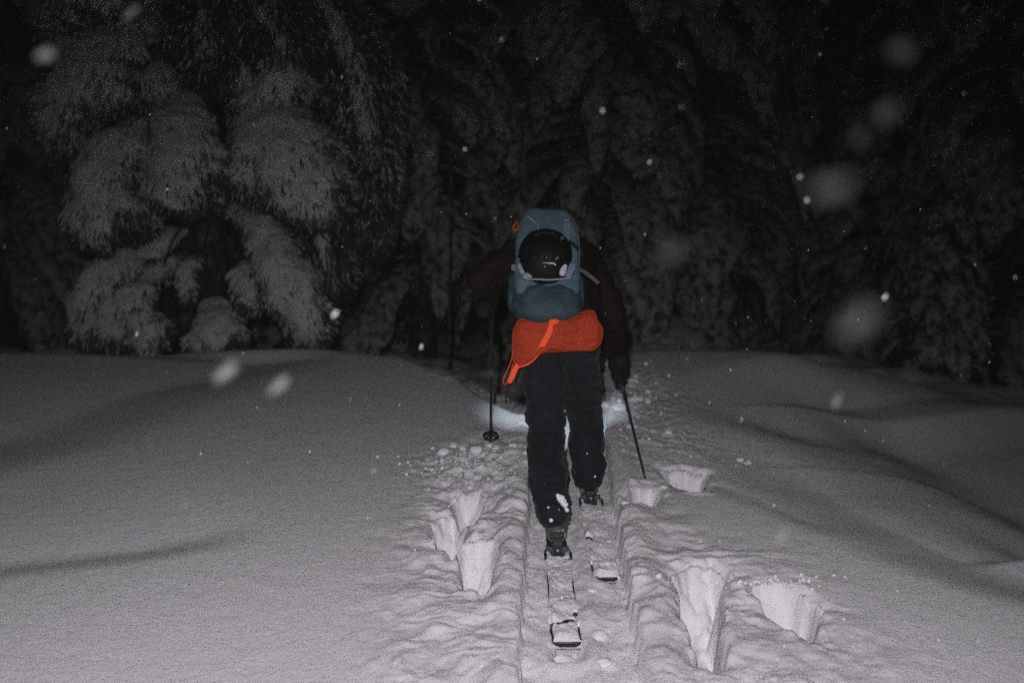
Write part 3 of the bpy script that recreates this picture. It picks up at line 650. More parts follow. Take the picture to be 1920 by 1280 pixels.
parts = [capsule(pel, chest, .10, .12), capsule(pel + [-.05, 0, 0], chest + [-.06, 0, .02], .09, .10), capsule(pel + [.05, 0, 0], chest + [.06, 0, .02], .09, .10),
         capsule(shL, shR, .055, .055), capsule(neck, head, .052, .055),
         capsule(hipL, kneeL, .080, .056), capsule(kneeL, ankL, .053, .038), capsule(hipR, kneeR, .080, .056), capsule(kneeR, ankR, .053, .038),
         capsule(ankL, ankL + [0, .13, -.04], .036, .03), capsule(ankR, ankR + [0, .13, -.04], .036, .03),
         capsule(shL, elL, .047, .038), capsule(elL, haL - (haL - elL) * .24, .038, .024), capsule(shR, elR, .047, .038), capsule(elR, haR - (haR - elR) * .24, .038, .024),
         # head: cranium, jaw, brow, nose, lips, ears
         capsule(hp(0, .03, -.02), hp(0, .02, .02), .082, .078), capsule(hp(0, -.02, .03), hp(0, -.075, .06), .06, .034),
         capsule(hp(-.03, .03, .075), hp(.03, .03, .075), .018, .018), capsule(hp(0, .02, .09), hp(0, -.015, .112), .009, .013),
         capsule(hp(-.016, -.045, .086), hp(.016, -.045, .086), .009, .009), capsule(hp(-.03, -.01, .07), hp(.03, -.01, .07), .022, .022),
         capsule(hp(-.083, .01, 0), hp(-.083, -.025, .0), .014, .010), capsule(hp(.083, .01, 0), hp(.083, -.025, .0), .014, .010)]
person = put('person', grow('person', parts, 0.0075, 3, M['skin']))
tag(person, 'skier seen from behind in dark red jacket and black trousers, bent forward between two poles', 'person')
for s in (-1, 1):
    V, Fc = capsule(hp(s * .03, .008, .083), hp(s * .03, .008, .084), .011, .011); put('eye', mesh_list('eye', V, Fc, M['eye']), person)
def wr(a, f, seed, g=1.0):
    return lambda c: a * (1 - np.abs(fbm3(c * np.array([f * .7, f * .7, f * 1.5 * g]) + seed, 3, seed))) ** 2 - a * .6 + 0.35 * a * fbm3(c * f * 3, 2, seed + 2)
hemL, hemR = at(1036, 958, 3.80), at(1104, 896, 4.36)
tp = [capsule(pel + [-.055, 0, -.01], hipL + [0.0, 0, 0], .115, .10), capsule(pel + [.055, 0, -.01], hipR, .115, .098), capsule(pel + [0, 0, .05], pel + [0, 0, 0], .12, .12),
      capsule(hipL + [.0, 0, 0], kneeL, .100, .082), capsule(kneeL, at(1028, 905, 3.92), .082, .080), capsule(at(1030, 890, 3.94), hemL, .080, .073),
      capsule(hipR, kneeR, .094, .080), capsule(kneeR, at(1102, 880, 4.37), .080, .076), capsule(at(1102, 870, 4.37), hemR, .078, .066)]
put('trousers', grow('trousers', tp, 0.009, 3, M['trousers'], wr(.016, 7, 3, 1.6)), person)
jp = [capsule(pel + [-.06, 0.0, .06], chest + [-.075, .0, .02], .118, .118), capsule(pel + [.06, 0.0, .06], chest + [.075, .0, .02], .118, .118), capsule(pel + [0, .02, .08], chest, .125, .14),
      capsule(chest, neck, .12, .075), capsule(shL, shR, .075, .075),
      capsule(shL, elL, .072, .062), capsule(elL, haL - (haL - elL) * .12, .060, .042), capsule(shR, elR, .072, .062), capsule(elR, haR - (haR - elR) * .12, .060, .042)]
put('jacket', grow('jacket', jp, 0.009, 3, M['jacket'], wr(.014, 8, 9)), person)
hat = [capsule(hp(0, .045, -.025), hp(0, .05, .018), .088, .082), capsule(hp(0, .03, -.05), hp(0, -.02, -.05), .07, .065)]
put('hat', grow('hat', hat, 0.006, 3, M['black'], wr(.004, 20, 5)), person)
# snow clinging to the trouser legs
for i, (px, py, Y, r) in enumerate(((1052, 934, 3.845, .016), (1060, 946, 3.84, .012), (1063, 955, 3.83, .010), (1028, 951, 3.84, .005), (1046, 929, 3.845, .010), (1033, 975, 3.83, .009), (1056, 940, 3.84, .014), (1116, 893, 4.28, .005), (1101, 850, 4.32, .004))):
    V, Fq = lump(at(px, py, Y - .10), r, 60 + i, None, 2, 1.1, .5); put('clinging_snow', mesh_np('clinging_snow', V, Fq, M['snow']), person)

def glove(hand, fore, axisv, side):
    """a gloved fist: palm, four fingers of different length curled round the shaft, thumb from the palm's side"""
    ax = norm(axisv); fdir = norm(hand - fore)
    o = norm(fdir - ax * np.dot(fdir, ax)); lat = np.cross(ax, o) * side        # o: towards the shaft, lat: sideways
    c0 = hand                                                                   # the shaft passes through here
    prt = [capsule(c0 - o * .045 + ax * .034 + lat * .012, c0 - o * .045 - ax * .032 + lat * .012, .027, .024), capsule(c0 - o * .06, c0 - o * .11, .030, .036), capsule(c0 - o * .10, c0 - o * .15, .038, .043)]
    for k, ln in enumerate((0.92, 1.0, 0.95, 0.78)):
        h = .034 - k * .0225; P = []
        for a_ in np.linspace(-.55 * np.pi, -.55 * np.pi + 1.45 * np.pi * ln, 4):
            P.append(c0 + ax * h + (-o * math.cos(a_ + .5 * np.pi) * .0 + (o * math.sin(a_) + lat * math.cos(a_)) * .031))
        P = [c0 - o * .04 + lat * .02 + ax * h] + P
        for i_ in range(len(P) - 1): prt.append(capsule(P[i_], P[i_ + 1], .0118 - i_ * .0006, .0114 - i_ * .0006, ns=10))
    T = [c0 - o * .055 + ax * .03 - lat * .012, c0 - o * .022 + ax * .052 - lat * .034, c0 + o * .012 + ax * .048 - lat * .030]
    for i_ in range(2): prt.append(capsule(T[i_], T[i_ + 1], .015 - i_ * .002, .0125 - i_ * .001, ns=10))
    return prt

tipL, tipR = at(920, 826, 4.86), at(1211, 902, 4.33)
tipL[2] = hz(tipL[0], tipL[1]) - .02; 
def pole(tip, hand, label, basket, grp='ski poles'):
    ax = norm(hand - tip); L = 1.06
    o = empty('ski_pole', tip, label, 'ski pole', grp)
    put('lower_shaft', mesh_list('lower_shaft', *tube_vf([tip, tip + ax * .25, tip + ax * .50], [.0055, .0068, .0072], 10, 12), M['pole']), o)
    put('upper_shaft', mesh_list('upper_shaft', *tube_vf([tip + ax * .44, tip + ax * .72], [.0092, .0094], 10, 8), M['pole']), o)
    put('grip', mesh_list('grip', *tube_vf([tip + ax * .64, tip + ax * .70, tip + ax * .9, tip + ax * L], [.013, .015, .0145, .017], 12, 20), M['grip']), o)
    put('lock_clamp', bev('lock_clamp', [box_vf(tip + ax * .45, (.013, .012, .02))], M['plastic']), o)
    # basket: a flat star ring
    if basket:
        s1 = norm(np.cross(ax, [1, .2, 0])); s2 = np.cross(ax, s1); c = tip + ax * .075
        ring = [c + (s1 * math.cos(t) + s2 * math.sin(t)) * .036 * (1 + .06 * math.cos(6 * t)) for t in np.linspace(0, 2 * math.pi, 25)]
        Vr, Fr = tube_vf(ring, .004, 8, 40); pr = [(Vr, Fr)]
        for t in np.arange(6) * math.pi / 3: pr.append(tube_vf([c + ax * .01, c + (s1 * math.cos(t) + s2 * math.sin(t)) * .036], .0030, 6, 4))
        V, F, of = [], [], 0
        for v, f in pr: V.append(v); F += [[i + of for i in x] for x in f]; of += len(v)
        put('basket', mesh_list('basket', np.concatenate(V), F, M['plastic']), o)
    # wrist strap loop
    t0 = tip + ax * (L - .02); lp = [t0, t0 + np.array([.03, -.02, -.05]), t0 + np.array([.025, -.03, -.11]), t0 + np.array([-.015, -.02, -.10]), t0 + np.array([-.01, 0, -.03]), t0]
    put('wrist_strap', mesh_list('wrist_strap', *tube_vf(lp, .004, 6, 30), M['black']), o)
    return ax
axL = pole(tipL, haL, 'thin black ski pole standing upright left of the skier, basket showing above the snow', True)
axR = pole(tipR, haR, 'slanting black ski pole right of the skier, tip in the snow beside the trench', False)
put('glove', grow('glove', glove(haL, elL, axL, -1), 0.0042, 2, M['black'], wr(.002, 30, 2)), person)
put('glove', grow('glove', glove(haR, elR, axR, 1), 0.0042, 2, M['black'], wr(.002, 30, 4)), person)

# boots (parts of what the skier wears)
def boot(ank, toe_dir, lift):
    z0 = ank[2]; fw = np.array([toe_dir, 1.0, -lift]); fw = norm(fw); up = norm(np.array([0, lift, 1.0])); rt = np.cross(fw, up)
    heel = ank + fw * -.035 - up * .062
    B = lambda r, f, u: heel + rt * r + fw * f + up * u
    shell = grow('ski_boot', [capsule(B(0, .01, .035), B(0, .09, .04), .044, .044), capsule(B(0, .09, .035), B(0, .215, .026), .045, .038), capsule(B(0, .045, .05), B(0, .065, .12), .048, .050), capsule(B(0, .10, .06), B(0, .075, .13), .04, .045)], .006, 2, M['boot'])
    b = put('ski_boot', shell, person); b['label'] = 'worn grey beige ski boot dusted with snow'
    Rm = np.array([rt, fw, up])
    s = put('sole', bev('sole', [box_vf(B(0, .125, -.008), (.040, .150, .012), Rm), box_vf(B(0, .01, -.008), (.036, .045, .014), Rm)], M['rubber'], .005), b); s.location = (0, 0, 0)
    for u_, f_ in ((.055, .12), (.085, .085), (.13, .075)):
        s = put('buckle', bev('buckle', [box_vf(B(.052, f_, u_), (.006, .028, .007), Rm)], M['metal'], .002), b); s.location = (0, 0, 0)
    s = put('heel_strap', bev('heel_strap', [box_vf(B(0, -.045, .045), (.028, .006, .014), Rm)], M['plastic'], .002), b); s.location = (0, 0, 0)
    return heel
ankL_b = np.array([.178, 3.80, .115]); ankR_b = np.array([.352, 4.38, .098])
boot(ankL_b, 0.0, .06); boot(ankR_b, 0.02, .0)

# ------------------------------------------------------------------ skis
def ski(xc, ytail, label, cover_gap, heel_y):
    o = empty('ski', (xc, ytail, 0.0), label, 'ski', 'skis in the trench')
    L = 1.80; n = 60; V, F = [], []
    for i in range(n):
        u = i / (n - 1); y = ytail + u * L
        hw = .046 + .0095 * ((u - .45) / .45) ** 2
        if u < .03: hw *= math.sqrt(1 - ((.03 - u) / .03) ** 2 * .75)
        if u > .90: hw *= math.sqrt(max(0.001, 1 - ((u - .90) / .10) ** 2.4))
        z = .024 + .10 * max(0, (u - .86) / .14) ** 2 + .012 * max(0, (.05 - u) / .05) ** 2
        for a_, b_ in ((-1, 0), (-1, .012), (1, .012), (1, 0)): V.append((xc + a_ * hw, y, z + b_))
    for i in range(n - 1):
        for j in range(4): a_ = i * 4; F.append([a_ + j, a_ + (j + 1) % 4, a_ + 4 + (j + 1) % 4, a_ + 4 + j])
    F.append([0, 1, 2, 3]); F.append([(n - 1) * 4 + j for j in (3, 2, 1, 0)])
    put('ski_body', bev('ski_body', [(V, F)], M['ski'], .002, 1), o)
    # snow lying on the topsheet, broken open where the black sheet shows
    xs = np.linspace(-.0560, .0560, 38); ysn = np.linspace(0.004, L * .86, 460); XX, YY = np.meshgrid(xs, ysn); X = XX.ravel(); Y = YY.ravel()
    ragged = .042 + .006 * fbm2(Y * 9, Y * 0 + xc * 9, 3, 7); edge = sst(0, .006, ragged + .0128 + .010 * vn2(Y * 7 + xc * 30, Y * 0, 5) - np.abs(X - .003 * vn2(Y * 6, Y * 0, 4)))
    m = edge * (sst(0.0, .010, Y - .018) if xc < .3 else 1)
    for (gx_, gy_, rx, ry) in cover_gap: 
        q = np.hypot((X - gx_) / rx, (Y - gy_) / ry) + .45 * fbm2(X * 45, Y * 30, 3, 8); m = m * sst(.75, 1.15, q)
    zt = .036 - .008 + m * (.020 + .012 * fbm2(X * 22, Y * 13, 3, 12) + .003 * fbm2(X * 80, Y * 60, 2, 14))
    cap_ = sst(.150, .115, Y) * sst(.012, .05, Y) * np.clip(1 - (X / .05) ** 2, 0, 1) * .020 * m if cover_gap[0][1] < .3 else 0
    ix = np.arange(len(X)).reshape(len(ysn), len(xs)); Fq = np.stack([ix[:-1, :-1], ix[:-1, 1:], ix[1:, 1:], ix[1:, :-1]], -1).reshape(-1, 4)
    s = put('snow_cover', mesh_np('snow_cover', np.stack([X + xc, Y + ytail, zt + cap_], 1), Fq, M['snow']), o); s['kind'] = 'stuff'
    # binding: heel piece, brake arms, toe piece
    hy = heel_y
    hp_ = put('heel_piece', bev('heel_piece', [box_vf((xc, hy - .055, .046), (.030, .045, .010)), box_vf((xc, hy - .045, .068), (.021, .022, .018)), box_vf((xc, hy - .075, .066), (.013, .014, .012))], M['plastic'], .004), o)
    def sub(nm, me, par): q = put(nm, me, par); q.location = (0, 0, 0); return q
    for sgn in (-1, 1):
        sub('heel_pin', mesh_list('heel_pin', *tube_vf([(xc + sgn * .010, hy - .03, .078), (xc + sgn * .010, hy + .0, .078)], .0035, 8, 4), M['steel']), hp_)
        sub('heel_wing', bev('heel_wing', [box_vf((xc + sgn * .033, hy - .052, .064), (.012, .010, .009))], M['metal'], .003), hp_)
        sub('brake_arm', mesh_list('brake_arm', *tube_vf([(xc + sgn * .022, hy - .02, .050), (xc + sgn * .046, hy - .05, .056), (xc + sgn * .049, hy - .11, .060)], .0035, 6, 12), M['metal']), hp_)
        sub('brake_pad', bev('brake_pad', [box_vf((xc + sgn * .049, hy - .115, .060), (.005, .022, .007))], M['plastic'], .002), hp_)
    sub('spring_cap', mesh_list('spring_cap', *capsule((xc, hy - .088, .070), (xc, hy - .092, .072), .006, .006), M['teal']), hp_)
    sub('riser_flap', bev('riser_flap', [box_vf((xc, hy - .055, .092), (.018, .022, .004))], M['metal'], .002), hp_)
    tpz = put('toe_piece', bev('toe_piece', [box_vf((xc, hy + .305, .046), (.032, .040, .010)), box_vf((xc - .030, hy + .29, .066), (.007, .014, .016)), box_vf((xc + .030, hy + .29, .066), (.007, .014, .016)), box_vf((xc, hy + .36, .060), (.010, .030, .006))], M['plastic'], .003), o)
    return o
HL, HR = 3.735, 4.325
ski(.178, 2.945, 'left ski under snow, its black tail rim showing at the near end', [(-.014, .150, .044, .032), (.014, .175, .022, .018), (.047, .09, .010, .055), (-.049, .08, .009, .07), (.040, .23, .008, .02), (-.002, .33, .006, .022)], HL)
ski(.352, 3.44, 'right ski further ahead, snow covered with dark gaps along it', [(.012, .012, .04, .014), (-.036, .40, .018, .035), (.01, .09, .012, .010), (-.048, .12, .008, .04), (.0, .30, .008, .008)], HR)
# snow kicked up behind the tail and the block the tail points at
chunk(1058, 1243, 0.036, 'bright snow chunk just below the black ski tail', 90, 0.9, z=0.0, ang=.75, sink=.5)

# ------------------------------------------------------------------ backpack
PC = at(1027, 486, 4.00); PV = norm(np.array([0, .581, .814])); PW = norm(np.array([0, -.814, .581])); PR = np.array([1.0, 0, 0])
tilt = math.radians(-1.5); PR, PV = PR * math.cos(tilt) + PV * math.sin(tilt), PV * math.cos(tilt) - PR * math.sin(tilt)
def pk(u, v, w_): return PC + PR * u + PV * v + PW * w_
packb = pk(0, -.25, -.09)
pack = empty('backpack', packb, 'grey blue touring backpack with dark teal base on the skier back', 'backpack')
def superel(cu, cv, cw, hu, hv, hw, e=.5, wf=None, n=44, ns=56, amp=.004, seed=1, mat_=None, name='part', freq=14):
    th = np.linspace(-math.pi / 2, math.pi / 2, n); ph = np.linspace(0, 2 * math.pi, ns, endpoint=False)
    sp = lambda a: np.sign(a) * np.abs(a) ** e
    TT, PP = np.meshgrid(th, ph, indexing='ij')
    u = sp(np.cos(TT)) * sp(np.cos(PP)) * hu; w_ = sp(np.cos(TT)) * sp(np.sin(PP)) * hw; v = sp(np.sin(TT)) * hv
    if wf is not None: u = u * wf(v / hv); 
    q = np.stack([u.ravel(), v.ravel(), w_.ravel()], 1); d = amp * fbm3(q * freq + seed, 3, seed) ; q = q * (1 + (d / .1)[:, None])
    V = PC + PR * (q[:, :1] + cu) + PV * (q[:, 1:2] + cv) + PW * (q[:, 2:] + cw)
    return mesh_np(name, V, np.array(grid_faces(n, ns)), mat_)
put('main_compartment', superel(0, .012, -.085, .136, .248, .088, .42, lambda t: 0.985 - .12 * sst(.4, 1.0, t) - .22 * sst(-.45, -1, t), amp=.006, seed=2, mat_=M['pack'], name='main_compartment'), pack)
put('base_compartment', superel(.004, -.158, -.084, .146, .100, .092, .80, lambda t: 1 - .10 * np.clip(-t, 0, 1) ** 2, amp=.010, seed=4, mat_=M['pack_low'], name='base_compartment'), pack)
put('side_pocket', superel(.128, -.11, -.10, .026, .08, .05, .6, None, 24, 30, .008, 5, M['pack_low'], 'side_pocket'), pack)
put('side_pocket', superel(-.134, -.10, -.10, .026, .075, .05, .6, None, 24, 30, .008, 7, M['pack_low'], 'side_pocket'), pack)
put('hip_belt', mesh_list('hip_belt', *tube_vf([pk(-.13, -.20, -.13), pk(-.17, -.20, -.24), pk(-.10, -.20, -.34), pk(.10, -.20, -.34), pk(.17, -.20, -.24), pk(.13, -.20, -.13)], .022, 8, 40), M['black']), pack)
for s in (-1, 1):
    put('shoulder_strap', mesh_list('shoulder_strap', *tube_vf([pk(s * .07, .17, -.14), pk(s * .09, .23, -.24), pk(s * .11, .13, -.345), pk(s * .12, -.05, -.34), pk(s * .13, -.15, -.20)], .018, 8, 40), M['black']), pack)
# surface of the main compartment facing the viewer is near w=0
def flat_strip(pts, wd, m, name, th=.003):
    P = resample([pk(*p) for p in pts], 16); T = np.gradient(P, axis=0); T /= np.linalg.norm(T, axis=1)[:, None]; Sd = np.cross(T, PW); Sd /= np.linalg.norm(Sd, axis=1)[:, None]
    V = np.stack([P - Sd * wd / 2, P + Sd * wd / 2, P + Sd * wd / 2 + PW * th, P - Sd * wd / 2 + PW * th], 1).reshape(-1, 3); F = [list(f) for f in grid_faces(16, 4)] + [[0, 1, 2, 3], [63, 62, 61, 60]]
    return mesh_list(name, V, F, m, False)
put('compression_strap', flat_strip([(.118, -.02, -.03), (.155, -.055, -.01), (.205, -.105, .0)], .016, M['webbing'], 'compression_strap'), pack)
put('compression_strap', flat_strip([(.085, .085, .002), (.105, .065, .004), (.132, .045, -.01), (.140, .03, -.03)], .013, M['black'], 'compression_strap', .006), pack)
put('compression_strap', flat_strip([(-.10, .02, .0), (-.135, .015, -.02), (-.150, .012, -.06)], .014, M['black'], 'compression_strap'), pack)
put('seam_piping', mesh_list('seam_piping', *tube_vf([pk(-.118, -.10, .004), pk(-.124, .05, .002), pk(-.112, .17, -.002), pk(-.07, .225, -.012), pk(.0, .236, -.014), pk(.07, .225, -.012), pk(.112, .17, -.002), pk(.128, .05, .002), pk(.125, -.09, .004)], .0026, 6, 70), M['webbing']), pack)
put('zip_line', mesh_list('zip_line', *tube_vf([pk(-.085, .20, .003), pk(-.04, .145, .008), pk(-.07, .10, .008), pk(-.10, .06, .006)], .0025, 6, 30), M['print']), pack)
zp = [pk(-.124, .185, -.02), pk(-.138, .165, -.01), pk(-.142, .145, -.01), pk(-.130, .138, -.01), pk(-.124, .150, -.01), pk(-.124, .175, -.02)]
put('zip_pull', mesh_list('zip_pull', *tube_vf(zp, .0042, 8, 30), M['tag']), pack)
put('buckle', bev('buckle', [box_vf(pk(-.136, -.035, -.01), (.010, .008, .013))], M['plastic'], .003), pack)
put('buckle_pin', mesh_list('buckle_pin', *capsule(pk(-.137, -.03, .004), pk(-.137, -.03, .006), .0042, .004), M['steel']), pack)
# open pocket under the helmet: rim, linings, padded pieces
put('pocket_rim', mesh_list('pocket_rim', *tube_vf([pk(-.096, -.104, .030), pk(-.07, -.118, .048), pk(-.03, -.124, .060), pk(.0, -.128, .064), pk(.03, -.124, .062), pk(.06, -.118, .056), pk(.09, -.106, .040)], .0036, 8, 50), M['print']), pack)
def pad(cu, cv, cw, hu, hv, hw, m, name, rot=0.0):
    n, ns = 14, 20; th = np.linspace(-math.pi / 2, math.pi / 2, n); ph = np.linspace(0, 2 * math.pi, ns, endpoint=False); sp = lambda a: np.sign(a) * np.abs(a) ** .6
    TT, PP = np.meshgrid(th, ph, indexing='ij'); u = (sp(np.cos(TT)) * sp(np.cos(PP)) * hu).ravel(); w_ = (sp(np.cos(TT)) * sp(np.sin(PP)) * hw).ravel(); v = (sp(np.sin(TT)) * hv).ravel()
    u, v = u * math.cos(rot) - v * math.sin(rot), u * math.sin(rot) + v * math.cos(rot)
    V = PC + PR * (u + cu)[:, None] + PV * (v + cv)[:, None] + PW * (w_ + cw)[:, None]; return mesh_np(name, V, np.array(grid_faces(n, ns)), m)
put('pocket_lining', pad(.090, -.072, .040, .016, .038, .012, M['lilac'], 'pocket_lining', -.35), pack)
put('pocket_lining', pad(-.102, -.062, .032, .016, .026, .010, M['pale_dim'], 'pocket_lining', .35), pack)
put('pocket_lining', pad(-.078, -.100, .042, .022, .012, .010, M['pale_dim'], 'pocket_lining', .25), pack)

def text_mesh(s, size, m, name, place, extrude=0.0006, arc=None):
    """flat lettering laid on the fabric; place(x, y) -> world point and out direction"""
    cu = bpy.data.curves.new(name, 'FONT'); cu.body = s; cu.size = size; cu.align_x = 'CENTER'; cu.align_y = 'CENTER'; cu.extrude = extrude; cu.space_character = 1.08
    t = bpy.data.objects.new('tmp', cu); COL.objects.link(t); dg = bpy.context.evaluated_depsgraph_get(); me = bpy.data.meshes.new_from_object(t.evaluated_get(dg)); bpy.data.objects.remove(t)
    me.name = name
    for v in me.vertices: v.co = Vector(tuple(float(c) for c in place(v.co.x, v.co.y, v.co.z)))
    me.materials.clear(); me.materials.append(m); return me
# the maker's word runs up the right side of the lid; the helmet hides its first letters
put('lettering', text_mesh('ORTOVOX', .036, M['print'], 'lettering', lambda x, y, z: pk(.078 - y, .098 + x, .0065 + z)), pack)

# helmet carried in the holder
HC = pk(-.010, -.006, .030)
helm = empty('ski_helmet', HC - PW * .09, 'black ski helmet strapped upright on the outside of the backpack', 'helmet')
def hpt(u, v, w_): return HC + PR * u + PV * v + PW * w_
def dome(hu, hv, hw, name, m, vmin=-1, vmax=1, amp=.0, wmin=-.4):
    n, ns = 40, 48; th = np.linspace(math.asin(wmin), math.pi / 2, n); ph = np.linspace(0, 2 * math.pi, ns, endpoint=False); TT, PP = np.meshgrid(th, ph, indexing='ij')
    c = np.cos(TT); u = (np.sign(np.cos(PP)) * np.abs(np.cos(PP)) ** .92 * c * hu).ravel(); v = (np.sign(np.sin(PP)) * np.abs(np.sin(PP)) ** .92 * c * hv).ravel(); w_ = (np.sin(TT) * hw).ravel()
    if amp:
        q = np.stack([u, v, w_], 1) * 16; f = 1 + amp * fbm3(q, 2, 4); u, v, w_ = u * f, v * f, w_ * f
    V = HC + PR * u[:, None] + PV * v[:, None] + PW * w_[:, None]; F = np.array(grid_faces(n, ns))
    if vmin > -1:
        vc = v[F].mean(1) / hv; F = F[vc > vmin]
    return mesh_np(name, V, F, m)
put('shell', dome(.104, .116, .085, 'shell', M['shell']), helm)
put('holder_net', dome(.1075, .1195, .089, 'holder_net', M['net'], vmin=.05, amp=.012, wmin=-.3), pack)
for k, (u0, v0, a0) in enumerate(((-.045, -.01, .2), (-.015, .0, .05), (.018, .0, -.05), (.048, -.012, -.2))):
    put('vent', mesh_list('vent', *capsule(hpt(u0, v0 - .03, .085 * math.sqrt(max(0, 1 - (u0 / .104) ** 2 - ((v0 - .03) / .116) ** 2)) - .003), hpt(u0 + a0 * .03, v0 - .058, .085 * math.sqrt(max(0, 1 - (u0 / .104) ** 2 - ((v0 - .058) / .116) ** 2)) - .003), .0055, .0045), M['rubber']), helm)
def on_h(u, v, up=.002): return hpt(u, v, .085 * math.sqrt(max(0, 1 - (u / .104) ** 2 - (v / .116) ** 2)) + up)
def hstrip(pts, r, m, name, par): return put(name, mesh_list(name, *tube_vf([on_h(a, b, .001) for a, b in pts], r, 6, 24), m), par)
hstrip([(-.012, -.066), (.01, -.067), (.030, -.066), (.040, -.070)], [.0008, .0022, .0042, .003], M['pale'], 'highlight_streak', helm)  # pale strip that draws a bright highlight on the shell
hstrip([(.038, -.052), (.044, -.044), (.052, -.040)], [.003, .0026, .002], M['pale_dim'], 'clip', helm)  # highlight drawn as a small pale mark, not a fastener
hstrip([(.003, -.050), (.003, -.042)], [.0022, .0018], M['pale_dim'], 'clip', helm)  # short glint drawn in pale colour on the shell
hstrip([(-.006, -.080), (-.001, -.079)], [.003, .003], M['pale_dim'], 'clip', helm)  # lowest small glint, likewise drawn as a pale mark
put('ear_pad', pad(.060, -.083, .066, .0125, .026, .012, M['pale'], 'ear_pad', -.28), helm)
def arc_place(x, y, z):
    a_ = x / .10; u = math.sin(a_) * .10; v = .042 + .030 - (1 - math.cos(a_)) * .10 * 0.8 + y - .008
    f = .089 * math.sqrt(max(0, 1 - (u / .1075) ** 2 - (v / .1195) ** 2)); return hpt(u, v, f + .0022 + z)
put('lettering', text_mesh('ORTOVOX', .019, M['print_dim'], 'lettering', arc_place), pack)
# skier's own head torch: strap, housing, lens and its light
tc_ = hp(0, .075, .075)
torch = empty('head_torch', tc_, 'small head torch on the skier hat throwing bluish light on the snow ahead', 'head torch')
ring = [hp(.092 * math.cos(t), .062 + .01 * math.sin(t), -.003 + .098 * math.sin(t)) for t in np.linspace(0, 2 * math.pi, 33)]
put('strap', mesh_list('strap', *tube_vf(ring, .006, 6, 60), M['black']), torch)
put('housing', mesh_list('housing', *capsule(hp(-.018, .068, .100), hp(.018, .068, .100), .018, .018), M['plastic']), torch)
put('lens', mesh_list('lens', *capsule(hp(0, .066, .118), hp(0, .066, .121), .010, .010), M['lens']), torch)
ld = bpy.data.lights.new('head_torch_light', 'SPOT'); ld.energy = 50.0; ld.color = (0.78, 0.90, 1.0); ld.spot_size = math.radians(45); ld.spot_blend = 1.0; ld.shadow_soft_size = .012
lo = bpy.data.objects.new('head_torch_light', ld); lpos = hp(0, .064, .145); COL.objects.link(lo); lo.location = tuple(lpos)
tgt = np.array([.25, 5.50, .05]); lo.rotation_euler = Vector(tuple(tgt - lpos)).to_track_quat('-Z', 'Y').to_euler()

# ------------------------------------------------------------------ orange pouch slung under the backpack
PY = 3.93
pts = [(966, 612), (974, 600), (1000, 594), (1040, 592), (1080, 587), (1108, 582), (1116, 588), (1121, 603), (1129, 613), (1129, 632), (1124, 646), (1110, 656), (1080, 657), (1045, 659), (1022, 662), (1002, 672), (985, 682), (968, 688), (962, 672), (961, 645), (962, 625)]
outl = resample([at(a, b, PY) for a, b in pts + pts[:1]], 90)[:-1]; cen = outl.mean(0); nrings = 14
def pillow(outl, cen, D, name, m, seed):
    V, F, n = [], [], len(outl)
    for side in (1, -1):
        for k in range(nrings):
            s = 1 - k / nrings; q = cen + (outl - cen) * s
            b = math.sqrt(max(0, 1 - s ** 3.2)) * D * side
            q = q + np.array([0, -b, 0]); 
            f = fbm3(q * np.array([13, 13, 22]) + seed, 3, seed); q = q + np.array([0, -1, 0])[None] * (f * .022 * (1 - s ** 4) * side)[:, None]
            V.append(q)
        V.append((cen + np.array([0, -D * side, 0]))[None])
    V = np.concatenate(V); half = nrings * n + 1
    for h_ in (0, 1):
        o_ = h_ * half
        for k in range(nrings - 1):
            for j in range(n): a_ = o_ + k * n + j; b_ = o_ + k * n + (j + 1) % n; F.append([a_, b_, b_ + n, a_ + n])
        for j in range(n): F.append([o_ + (nrings - 1) * n + j, o_ + (nrings - 1) * n + (j + 1) % n, o_ + nrings * n])
    return mesh_list(name, V, F, m)
pouch = empty('orange_pouch', at(1045, 690, PY), 'red orange soft pouch with a diagonal bright strap slung below the backpack', 'pouch')
put('pouch_body', pillow(outl, cen, .045, 'pouch_body', M['orange'], 3), pouch)
put('hem_piping', mesh_list('hem_piping', *tube_vf(list(outl) + [outl[0]], .0028, 6, 120), M['orange']), pouch)
def strip_w(pxs, wd, m, name, par, th=.003):
    P = resample([at(*p) for p in pxs], 30); T = np.gradient(P, axis=0); T /= np.linalg.norm(T, axis=1)[:, None]; out_ = np.array([0, -1.0, 0.1]); Sd = np.cross(T, out_); Sd /= np.linalg.norm(Sd, axis=1)[:, None]
    wd = np.interp(np.linspace(0, 1, 30), np.linspace(0, 1, len(wd)), wd)[:, None]
    V = np.stack([P - Sd * wd / 2, P + Sd * wd / 2, P + Sd * wd / 2 + out_ * th, P - Sd * wd / 2 + out_ * th], 1).reshape(-1, 3); F = [list(f) for f in grid_faces(30, 4)] + [[0, 1, 2, 3], [119, 118, 117, 116]]
    return put(name, mesh_list(name, V, F, m, False), par)
strip_w([(1038, 594, 3.915), (1034, 612, 3.885), (1022, 638, 3.88), (1007, 662, 3.89), (990, 678, 3.91), (972, 685, 3.92)], [.026, .0225, .0225, .022, .022, .020], M['strap'], 'strap', pouch)
strip_w([(1024, 596, 3.91), (1038, 603, 3.885), (1054, 594, 3.91)], [.014, .020, .014], M['strap'], 'strap_tab', pouch)
strip_w([(972, 682, 3.915), (966, 692, 3.915), (960, 706, 3.915), (954, 717, 3.92)], [.018, .021, .021, .017], M['strap'], 'strap_end', pouch)
put('cord', mesh_list('cord', *tube_vf([at(963, 655, 3.92), at(957, 680, 3.93), at(948, 700, 3.93), at(943, 716, 3.93), at(950, 719, 3.93), at(957, 700, 3.93), at(962, 682, 3.93)], .0028, 6, 50), M['tag']), pouch)
